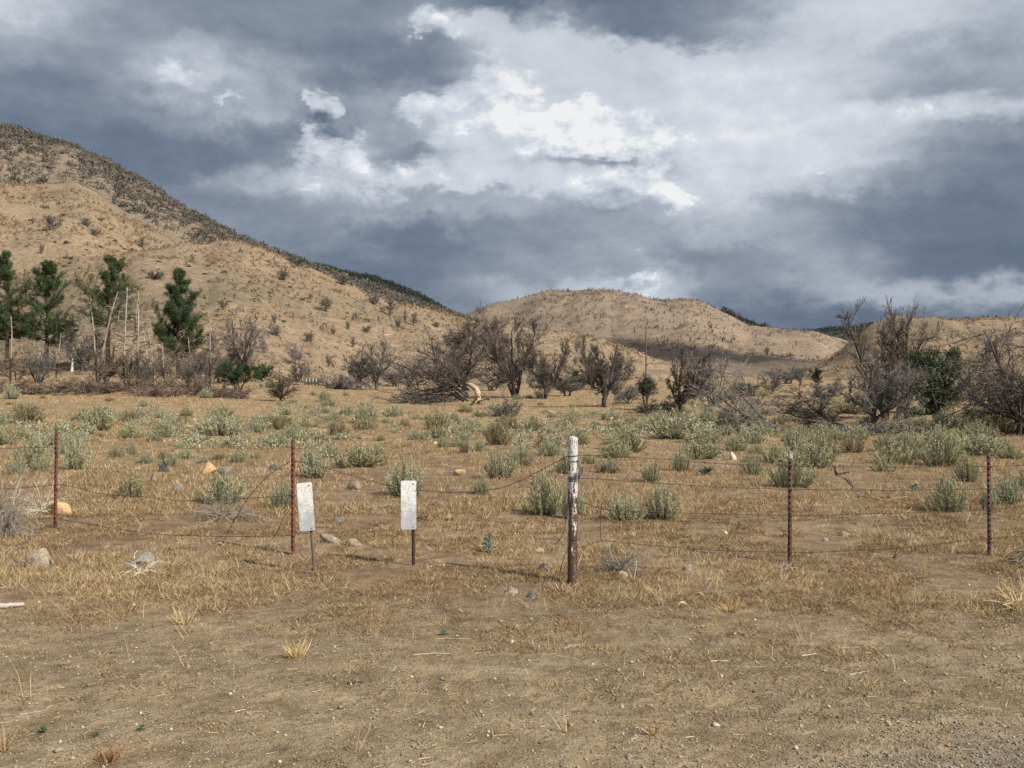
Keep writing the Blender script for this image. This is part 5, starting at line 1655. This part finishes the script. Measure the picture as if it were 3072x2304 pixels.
def strand(pix, label=None, barbs=True, off=0.0, name='wire', r=.003):
    pix = np.array(pix, float)
    t = np.linspace(0, 1, len(pix))
    tt = np.linspace(0, 1, len(pix) * 7)
    # smooth curve through the traced points
    u = np.interp(tt, t, pix[:, 0])
    v = np.interp(tt, t, pix[:, 1])
    ker = np.array([.1, .2, .4, .2, .1])
    for _ in range(4):
        u[2:-2] = np.convolve(u, ker, 'valid')
        v[2:-2] = np.convolve(v, ker, 'valid')
    d = np.interp(u, ud, dd_) + off
    P = np.stack([(u - 1536) / FPX * d, d, EYE + (1152 - v) / FPX * d], 1)
    P[:, 2] = np.maximum(P[:, 2], ground_z(P[:, 0], P[:, 1]) + .006)
    P -= FO
    # two twisted strands read as one rough line
    L = np.concatenate([[0], np.cumsum(np.linalg.norm(np.diff(P, axis=0), axis=1))])
    k = max(12, int(L[-1] / .02))
    Q = np.stack([np.interp(np.linspace(0, L[-1], k), L, P[:, i]) for i in range(3)], 1)
    Q[:, 2] += np.sin(np.linspace(0, L[-1], k) * 90) * .0012
    o = add_mesh(name, [tubes(Q[None], np.full((1, k), r), 5)], M['wire'], fence)
    if label:
        o['label'] = label
    if barbs and L[-1] > .3:
        bs = np.arange(.07, L[-1], .125)
        C = np.stack([np.interp(bs, L, P[:, i]) for i in range(3)], 1)
        g2 = np.random.default_rng(int(abs(pix[0, 0]) * 7 + pix[0, 1]))
        D = norm(g2.normal(0, 1, (len(bs) * 2, 3)) * [.5, 1, 1])
        C = np.repeat(C, 2, 0)
        bp = np.stack([C - D * .016, C + D * .016], 1)
        bo = add_mesh('barbs', [tubes(bp, np.full((len(bp), 2), .0016), 4)], M['wire'], o)
        bo['kind'] = 'stuff'
    return o


strand([(-90, 1352), (0, 1346), (90, 1342), (169, 1343)])
strand([(172, 1344), (186, 1348), (196, 1360), (201, 1376)], 'broken wire end curling down at the rusty edge post')
strand([(-90, 1462), (0, 1470), (80, 1462), (150, 1457), (166, 1455)])
strand([(166, 1453), (200, 1456), (240, 1465), (290, 1480), (350, 1486), (430, 1490), (500, 1498), (545, 1504), (640, 1500), (760, 1494), (878, 1487)])
strand([(85, 1562), (120, 1556), (165, 1553), (200, 1562), (260, 1570), (340, 1585), (450, 1602), (560, 1607), (700, 1610), (880, 1607)])
strand([(876, 1383), (845, 1398), (800, 1430), (772, 1460), (746, 1490), (722, 1530), (702, 1560), (680, 1608), (664, 1634), (650, 1654)], 'loose wire hanging slantwise from the middle rusty post', off=-.06)
strand([(857, 1530), (845, 1562), (833, 1594), (808, 1632), (784, 1662)], 'loose wire dangling into the grass by the middle rusty post', off=-.10)
strand([(786, 1640), (800, 1655), (830, 1668), (858, 1666), (878, 1656)], 'loop of loose wire on the ground by the middle post', off=-.05)
strand([(884, 1383), (920, 1387), (960, 1397), (1000, 1410), (1050, 1426), (1100, 1440), (1180, 1460), (1250, 1470), (1340, 1478), (1430, 1476), (1510, 1463), (1560, 1443), (1640, 1402), (1704, 1367)],
       'slack top wire sagging low between middle post and pipe post')
strand([(1735, 1366), (1800, 1366), (1860, 1370), (2000, 1378), (2180, 1393), (2366, 1396)])
strand([(1732, 1437), (1760, 1434), (1810, 1438), (1900, 1445), (2050, 1455), (2200, 1463), (2366, 1468)])
strand([(1735, 1506), (1760, 1510), (1800, 1525), (1830, 1530), (1900, 1533), (2050, 1539), (2200, 1543), (2368, 1547)])
strand([(1712, 1648), (1735, 1642), (1770, 1634), (1803, 1620), (1850, 1626), (1900, 1631), (2000, 1640), (2150, 1652), (2368, 1657)])
strand([(1805, 1512), (1802, 1540), (1801, 1580), (1803, 1622)], 'short twisted stay joining the two lower wires', barbs=False)
strand([(2366, 1396), (2500, 1399), (2660, 1402), (2800, 1401), (2966, 1399), (3150, 1395)])
strand([(2366, 1468), (2550, 1470), (2700, 1471), (2966, 1466), (3150, 1468)])
strand([(2368, 1547), (2450, 1546), (2600, 1541), (2800, 1537), (2966, 1530), (3150, 1510)])
strand([(2368, 1657), (2480, 1656), (2600, 1650), (2720, 1643), (2850, 1628), (2966, 1613), (3150, 1607)])
strand([(1702, 1506), (1699, 1530), (1698, 1560), (1693, 1590), (1682, 1615), (1672, 1631), (1655, 1632)], 'loose wire dangling on the near side of the pipe post', off=-.08)
strand([(1703, 1646), (1694, 1664), (1686, 1690), (1680, 1715), (1676, 1745), (1668, 1765), (1660, 1778)], 'loose barbed wire falling to the foot of the pipe post', off=-.10)
for q, (P_, zf) in enumerate([(PA, 1343), (PA, 1454), (PA, 1553), (PB, 1383), (PB, 1487), (PB, 1607), (PC, 1396), (PC, 1468), (PC, 1547), (PC, 1657), (PD, 1399), (PD, 1466), (PD, 1530), (PD, 1613)]):
    z = EYE + (1152 - zf) / FPX * P_[0].y
    c = np.array([P_[0].x, P_[0].y, z]) - FO
    a = np.linspace(0, 6.2832, 15)
    add_mesh('wire_clip', [tubes((c + np.stack([np.cos(a) * .024, np.sin(a) * .026 - .002, np.sin(a * 2) * .004], 1))[None], np.full((1, 15), .0028), 4)], M['wire'], fence)

# ------------------------------------------------------------------ the two sign plates
def sign_plate(u, vb, corners_top, label, tilt, post_mat):
    p = spot(u, vb)
    s = p.y / FPX
    vt, vbt, uc = corners_top
    W, Hp = 46 * s, (vbt - vt) * s
    root = empty('sign_post', p)
    tag(root, label, 'sign', 'blank metal marker plates')
    zc = (vb - vbt) * s + Hp / 2
    xc = (uc - u) * s
    top = zc + Hp / 2
    # U-channel post behind the plate's edge
    lean = math.tan(tilt)
    prof = np.array([(-.016, .0), (-.010, -.010), (.010, -.010), (.016, .0), (.012, .0), (.007, -.006), (-.007, -.006), (-.012, .0)])
    n = 8
    V = np.array([(x - lean * z, y + .014, z) for z in (-.3, top - .03) for x, y in prof])
    F = np.array([[i, (i + 1) % n, n + (i + 1) % n, n + i] for i in range(n)])
    add_mesh('post', [(V, F)], M[post_mat], root)
    rad = .016
    outl = []
    for cx, cz, a0 in ((W / 2 - rad, Hp / 2 - rad, 0), (-W / 2 + rad, Hp / 2 - rad, 90), (-W / 2 + rad, -Hp / 2 + rad, 180), (W / 2 - rad, -Hp / 2 + rad, 270)):
        for k in range(6):
            a = math.radians(a0 + k * 18)
            outl.append((cx + rad * math.cos(a), cz + rad * math.sin(a)))
    outl = np.array(outl)
    n = len(outl)
    V = np.concatenate([np.stack([outl[:, 0], np.full(n, -.0015), outl[:, 1]], 1), np.stack([outl[:, 0], np.full(n, .0015), outl[:, 1]], 1), [[0, -.0015, 0], [0, .0015, 0]]])
    F3 = np.array([[i, (i + 1) % n, 2 * n] for i in range(n)] + [[n + (i + 1) % n, n + i, 2 * n + 1] for i in range(n)])
    F4 = np.array([[i, n + i, n + (i + 1) % n, (i + 1) % n] for i in range(n)])
    pl = add_mesh('plate', [(V, F3), (V, F4)], M['plate'], root)
    pl.location = (xc, -.006, zc)
    pl.rotation_euler = (math.radians(-1.5), -tilt, 0)
    for bx_, bz in ((.30, .44), (.30, -.45)):
        a = np.linspace(0, 6.2832, 7)[:-1]
        hv = np.concatenate([np.stack([np.cos(a) * .006, np.full(6, y), np.sin(a) * .006], 1) for y in (-.0075, -.0015)])
        hf = np.array([[i, (i + 1) % 6, 6 + (i + 1) % 6, 6 + i] for i in range(6)])
        hc = np.array([[0, 1, 2, 3], [0, 3, 4, 5]])
        bo = add_mesh('bolt', [(hv, hf), (hv[:6], hc)], M['bolt'], pl)
        bo.location = (bx_ * W, 0, bz * Hp)
    return root


sign_plate(943, 1713, (1448, 1592, 918), 'tilted blank metal sign plate on a thin post beside the rusty post', math.radians(4.4), 'galv')
sign_plate(1240, 1696, (1442, 1588, 1226), 'upright blank metal sign plate on a thin dark post', math.radians(0.2), 'black_steel')

# ------------------------------------------------------------------ odds and ends
def stick(u0, v0, u1, v1, r, col, label, lift=.0, bendy=.035, name='stick'):
    if r < .015:
        r, col = r * .62, tuple(c * .8 for c in col)
    a, b = spot(u0, v0), spot(u1, v1)
    g3 = np.random.default_rng(int(u0 * 13 + v0))
    t = np.linspace(0, 1, 8)[:, None]
    P = np.array(a[:])[None] * (1 - t) + np.array(b[:])[None] * t + g3.normal(0, bendy, (8, 3)) * [[1, 1, .3]] * np.sin(t * math.pi) * (a - b).length
    P[:, 2] = np.maximum(P[:, 2], ground_z(P[:, 0], P[:, 1])) + r * .7 + lift * np.sin(t[:, 0] * math.pi)
    c = P[0].copy()
    o = add_mesh(name, [tubes((P - c)[None], (r * np.linspace(1, .6, 8))[None], 6, np.asarray(col)[None])] + [(v, f, col) for v, f, _ in cap_part(P - c, r * np.linspace(1, .6, 8), 6)], M['twig'])
    o.location = c
    return tag(o, label, 'stick', 'sticks lying about')


PW, GW = (.52, .43, .30), (.30, .27, .235)
stick(-20, 1828, 72, 1820, .026, (.42, .38, .34), 'weathered grey board end at the photo edge')
stick(352, 1795, 392, 1806, .012, (.55, .48, .38), 'short pale forked stick on the bare ground')
stick(2578, 1466, 2680, 1472, .014, PW, 'long pale stick between the black posts')
stick(2660, 1462, 2720, 1460, .010, PW, 'thin pale stick behind the long pale one')
stick(2672, 1496, 2730, 1490, .012, PW, 'short pale stick below the long pale one')
stick(2470, 1402, 2510, 1397, .010, PW, 'broken pale stick end near the dark post')
stick(2508, 1400, 2560, 1462, .020, (.20, .16, .12), 'dark slanting stick near the dark post')
stick(1240, 1966, 1350, 1962, .007, PW, 'pale straight twig on the bare ground')
stick(1415, 1952, 1475, 1949, .006, PW, 'thin pale twig past the straight one')
stick(1310, 1918, 1410, 1917, .006, PW, 'crooked pale twig on the bare ground')
stick(2132, 1985, 2184, 1985, .008, (.66, .60, .50), 'whitish straight stick on the bare shoulder')
stick(2235, 2004, 2298, 2000, .007, (.38, .36, .33), 'grey twig beyond the whitish stick')
stick(2405, 1970, 2450, 1963, .009, (.55, .49, .40), 'pale chip of wood on the shoulder')
stick(2548, 2026, 2598, 2016, .006, (.62, .54, .40), 'bent pale twig on the shoulder')
stick(2895, 1835, 2980, 1833, .006, PW, 'wavy pale twig toward the photo edge')
stick(2985, 1857, 3050, 1857, .006, PW, 'thin pale twig close to the photo edge')
stick(1690, 1948, 1738, 1934, .007, PW, 'pale twig slanting on the ground below the pipe post')
stick(60, 2145, 140, 2132, .005, PW, 'thin pale twig in the near sand')
stick(1042, 2052, 1088, 2049, .009, (.05, .05, .055), 'small black stick on bare sand')
stick(1255, 2165, 1288, 2168, .006, (.10, .08, .06), 'dark twig on the near ground')
stick(1075, 1314, 1115, 1312, .02, (.55, .49, .40), 'pale short log on bare soil in the belt')
stick(2040, 1236, 1960, 1238, .10, DARK, 'dark fallen log beside the black-trunked tree', lift=.35)
stick(2040, 1256, 2022, 1264, .05, (.5, .45, .38), 'white branch end before the black-trunked tree')
stick(1150, 1008, 1172, 1007, .17, (.46, .40, .32), 'pale fallen log on the spur above the grey scrub')

# bleached branch pile in the belt
def branch_pile(u, vb, w, h, seed, label, col, n=16, kink=.3):
    p = spot(u, vb)
    s = p.y / FPX
    g3 = np.random.default_rng(seed)
    st = stems(g3, np.stack([g3.uniform(-.5, .1, n) * w * s, g3.normal(0, .12 * w * s, n), g3.uniform(.02, h * s * .5, n)], 1), np.stack([np.full(n, 1.0), g3.normal(0, .3, n), g3.normal(.12, .12, n)], 1),
               g3.uniform(.35, .8, n) * w * s, g3.uniform(.012, .028, n) * w * s * .55, 7, (0, 0, -.1), kink)
    st2 = spawn(g3, st, 4, .2, 1, 35, 12, .4, .3, 5, (0, 0, .1), .3, .55, .005)
    for l in (st, st2):
        l['P'][..., 2] = np.clip(l['P'][..., 2], .015, h * s * 1.1)
    root = empty('branch_pile', p)
    tag(add_mesh('branches', [tubes(st['P'], st['R'], 5, wood_cols(g3, n, col))], M['twig'], root), kind='stuff')
    tag(add_mesh('twigs', [tubes(st2['P'], st2['R'], 3, wood_cols(g3, len(st2['P']), col))], M['twig'], root), kind='stuff')
    return tag(root, label, 'branch pile', 'piles of dead branches')


branch_pile(690, 1304, 130, 38, 41, 'bleached grey branch pile lying in the sage belt', (.26, .235, .205))
branch_pile(1130, 1530, 110, 22, 42, 'pale dead twigs lying between the two sign plates', (.36, .30, .23), 12)
branch_pile(3070, 1690, 110, 90, 43, 'grey twig pile cut by the photo edge near the last post', (.24, .21, .18), 20, .6)
branch_pile(1262, 1566, 40, 30, 44, 'small black charred branch beside the upright sign plate', (.03, .027, .025), 7, .6)
branch_pile(1280, 1516, 60, 14, 45, 'few pale twigs beyond the upright sign plate', (.36, .30, .23), 6)

# the drooping dead bush at the photo edge, its bleached stems arching over
def droop(u, vb, w, h, seed, label, col, n=46, up=1.0, thick=.006):
    p = spot(u, vb)
    s = p.y / FPX
    g3 = np.random.default_rng(seed)
    st = stems(g3, g3.normal(0, .05, (n, 3)) * [1, 1, 0], cone_dirs(g3, n, 10, 70), g3.uniform(.7, 1.25, n), np.full(n, thick), 9, (0, 0, -1.35 * up), .35, .4)
    st2 = spawn(g3, st, 9, .3, 1, 35, 14, .5, .3, 6, (0, 0, -.8), .4, .6, .0025)
    lv = fit([st, st2], h * s, w * s)
    for l in lv:
        l['P'][..., 2] = np.maximum(l['P'][..., 2], .004)
        l['R'] = l['R'] * .8
    root = empty('dead_bush', p)
    tag(add_mesh('stems', [tubes(lv[0]['P'], lv[0]['R'], 4, wood_cols(g3, n, np.array(col) * 1.5))], M['twig'], root), kind='stuff')
    tag(add_mesh('twigs', [tubes(lv[1]['P'], lv[1]['R'], 3, wood_cols(g3, len(lv[1]['P']), col))], M['twig'], root), kind='stuff')
    return tag(root, label, 'dead bush', 'dead bushes by the fence')


droop(20, 1606, 150, 150, 51, 'drooping grey dead bush at the photo edge by the fence', (.26, .225, .19), 110)
droop(125, 1535, 190, 92, 52, 'bleached stems arching over the orange boulder behind the edge post', (.50, .43, .34), 34, .9)
droop(676, 1556, 190, 70, 53, 'skirt of grey dead twigs under the wide sagebrush', (.22, .19, .165), 50, .6)
droop(420, 1725, 120, 60, 54, 'white bent dry stalks leaning on the grey rock', (.50, .43, .32), 14, .9)
droop(1862, 1712, 120, 62, 55, 'low grey dead bush under the lowest wire', (.22, .20, .165), 40, .4)
droop(3050, 1830, 150, 95, 56, 'dry golden weed clump at the photo edge', (.46, .36, .20), 26, .5)
droop(2350, 1712, 60, 26, 57, 'small broken stump and twigs on the shoulder', (.34, .29, .23), 12, .6)


# golden tufts standing on the bare shoulder
def tuft(u, vb, w, h, seed, label, pal, n=60):
    global rng
    p = spot(u, vb)
    s = p.y / FPX
    keep, rng = rng, np.random.default_rng(seed)
    q = tufts(np.zeros((1, 3)), n, (h * s, h * s * 1.05), .0042, w * s * .14, np.array([pal]), .65)
    rng = keep
    o = add_mesh('grass_tuft', [q], M['straw'])
    o.location = p
    return tag(o, label, 'grass tuft', 'dry grass tufts on the shoulder')


tuft(888, 1972, 90, 60, 1, 'golden dry tuft alone on the sandy shoulder', (.58, .44, .21), 90)
tuft(550, 1872, 80, 60, 2, 'pale dry tuft on the shoulder nearer the photo edge', (.60, .47, .27), 70)
tuft(1700, 2195, 55, 80, 3, 'thin dry stalks forking up from the near sand', (.50, .38, .24), 14)
tuft(1960, 2205, 45, 60, 4, 'rusty dry stalk clump on the near sand', (.42, .27, .13), 26)
tuft(2600, 2065, 45, 45, 5, 'small straw tuft on the bare shoulder', (.52, .40, .20), 24)
tuft(2190, 1835, 100, 50, 6, 'low golden grass patch on the shoulder', (.50, .37, .18), 80)
tuft(330, 2285, 130, 60, 7, 'reddish dead weeds at the bottom of the photo', (.33, .19, .10), 90)
tuft(1065, 2255, 70, 150, 8, 'tall single dry stalk in the near sand', (.50, .38, .24), 5)
tuft(15, 2255, 60, 90, 9, 'reddish dry stalks at the bottom corner', (.42, .28, .15), 20)


# small green plants
def rosette(u, vb, w, h, seed, label, col, n=70):
    p = spot(u, vb)
    s = p.y / FPX
    g3 = np.random.default_rng(seed)
    az = g3.random(n) * 6.283
    z = g3.random(n) * .75 * h * s
    r = (1 - z / (h * s)) * .12 * w * s
    P = np.stack([np.cos(az) * r, np.sin(az) * r, z], 1)
    D = np.stack([np.cos(az), np.sin(az), np.full(n, .55)], 1)
    q = blades(g3, P, D, (1.05 - .7 * z / (h * s)) * .5 * w * s, np.full(n, .09 * w * s), np.array(col)[None] * g3.uniform(.75, 1.3, (n, 1)), -.5)
    o = add_mesh('thistle', [q], M['leaf'])
    o.location = p
    return tag(o, label, 'plant', 'small green plants')


rosette(1463, 1656, 46, 70, 1, 'blue-green prickly plant in the dry grass by the loose wires', (.30, .34, .27), 110)
rosette(130, 2200, 40, 26, 2, 'little green weed on the near sand by the bottom corner', (.10, .14, .07), 40)
rosette(425, 2192, 34, 22, 3, 'little grey-green weed on the near sand', (.14, .18, .12), 40)
rosette(288, 2210, 32, 16, 4, 'flat green weed between two little weeds on the sand', (.12, .17, .09), 36)
rosette(2742, 1472, 34, 24, 5, 'dark green plant behind the long pale stick', (.14, .20, .15), 40)
rosette(1330, 1905, 34, 16, 6, 'tiny green weed by the crooked pale twig', (.12, .16, .10), 30)
rosette(2120, 1426, 60, 26, 7, 'dark leafy plant beside the pale rubble', (.12, .16, .10), 40)

# ------------------------------------------------------------------ utility pole and line, pale panels, far things
p = spot(1938, 1128, 120)
s = p.y / FPX
H = (1128 - 977) * s
root = empty('utility_pole', p)
tag(root, 'slim brown utility pole rising before the round hill', 'utility pole')
add_mesh('pole', [tubes(np.array([[[0, 0, -.5], [0, 0, H * .5], [0, 0, H]]]), np.array([[.17, .15, .12]]), 8, (.15, .095, .062))], M['twig'], root)
for k in range(2):
    add_mesh('insulator', [tubes(np.array([[[(-.22, .22)[k], -.1, H - .9 - .5 * k], [(-.22, .22)[k], -.1, H - .62 - .5 * k]]]), np.array([[.07, .05]]), 6, (.3, .27, .24))], M['twig'], root)
a = np.array([p.x, p.y, p.z + H * .24])
q2 = np.array([1100 / FPX * 330, 330., EYE + (1152 - 1092) / FPX * 330])
t = np.linspace(0, 1, 30)[:, None]
W = a * (1 - t) + q2 * t - np.array([0, 0, 1.0]) * (4 * t * (1 - t)) * .8
o = add_mesh('power_line', [tubes((W - a)[None], np.full((1, 30), .028), 4, (.12, .09, .07))], M['twig'])
o.location = a
tag(o, 'thin power line crossing in front of the round hill flank', 'power line')

p = spot(936, 1156)
s = p.y / FPX
root = empty('corral_panel', p)
tag(root, 'low pale panels with dark posts beyond the lone dead bush', 'corral')
for k in range(4):
    o = add_mesh('panel', [box((-15 + 10 * k) * s, 0, 11 * s, 9.4 * s, .06, 15 * s)], M['twig'], root)
    o.data.color_attributes[0].data.foreach_set('color', np.tile([.50, .52, .44, 1], 8).astype(np.float32))
for k in range(5):
    o = add_mesh('post', [box((-20 + 10 * k) * s, -.08, 10 * s, .12, .12, 24 * s)], M['twig'], root)
    o.data.color_attributes[0].data.foreach_set('color', np.tile([.09, .08, .07, 1], 8).astype(np.float32))
p = spot(1002, 1150)
for k, (u, v) in enumerate([(985, 1150), (997, 1150), (1012, 1149), (1030, 1149)]):
    p = spot(u, v)
    o = add_mesh('wooden_post', [tubes(np.array([[[0, 0, -.2], [.01, 0, .5], [.03 * (k - 1), 0, 1.1]]]), np.array([[.07, .065, .06]]), 6, (.36, .30, .23))], M['twig'])
    o.location = p
    tag(o, ('first', 'second', 'third', 'fourth')[k] + ' short pale fence post counting away from the pale panels', 'post', 'short posts past the pale panels')

# ------------------------------------------------------------------ a small unseen cloud, added to cast the shadow in the valley before the round hill
def shade_cloud(u, v, sx, sy, seed, up=5200.0):
    p = spot(u, v, 330)
    c = np.array(p[:]) + np.array(sun_dir[:]) * up
    g3 = np.random.default_rng(seed)
    parts = []
    th, ph = np.meshgrid(np.linspace(0, math.pi, 9), np.linspace(0, 2 * math.pi, 17))
    for k in range(30):
        o3 = np.array([g3.normal(0, .33) * sx, g3.normal(0, .33) * sy, g3.uniform(0, .16) * sx])
        r = g3.uniform(.07, .15)
        n = 1 + .22 * (fbm(ph * 2 + k, th * 2, seed + k, 3) - .5)
        parts.append(grid_part(np.sin(th) * np.cos(ph) * r * sx * n + o3[0], np.sin(th) * np.sin(ph) * r * sy * n + o3[1], np.maximum(np.cos(th), -.25) * r * sx * .7 * n + o3[2]))
    m, t, b, co = new_mat('cloud_white')
    b.inputs['Base Color'].default_value = (.9, .9, .9, 1)
    b.inputs['Roughness'].default_value = 1.0
    o = add_mesh('cloud', parts, m, smooth=True)
    o.location = c
    return tag(o, 'small white cloud out of view, added to shade the valley', 'cloud', kind='stuff')


shade_cloud(2070, 1082, 150, 190, 4)
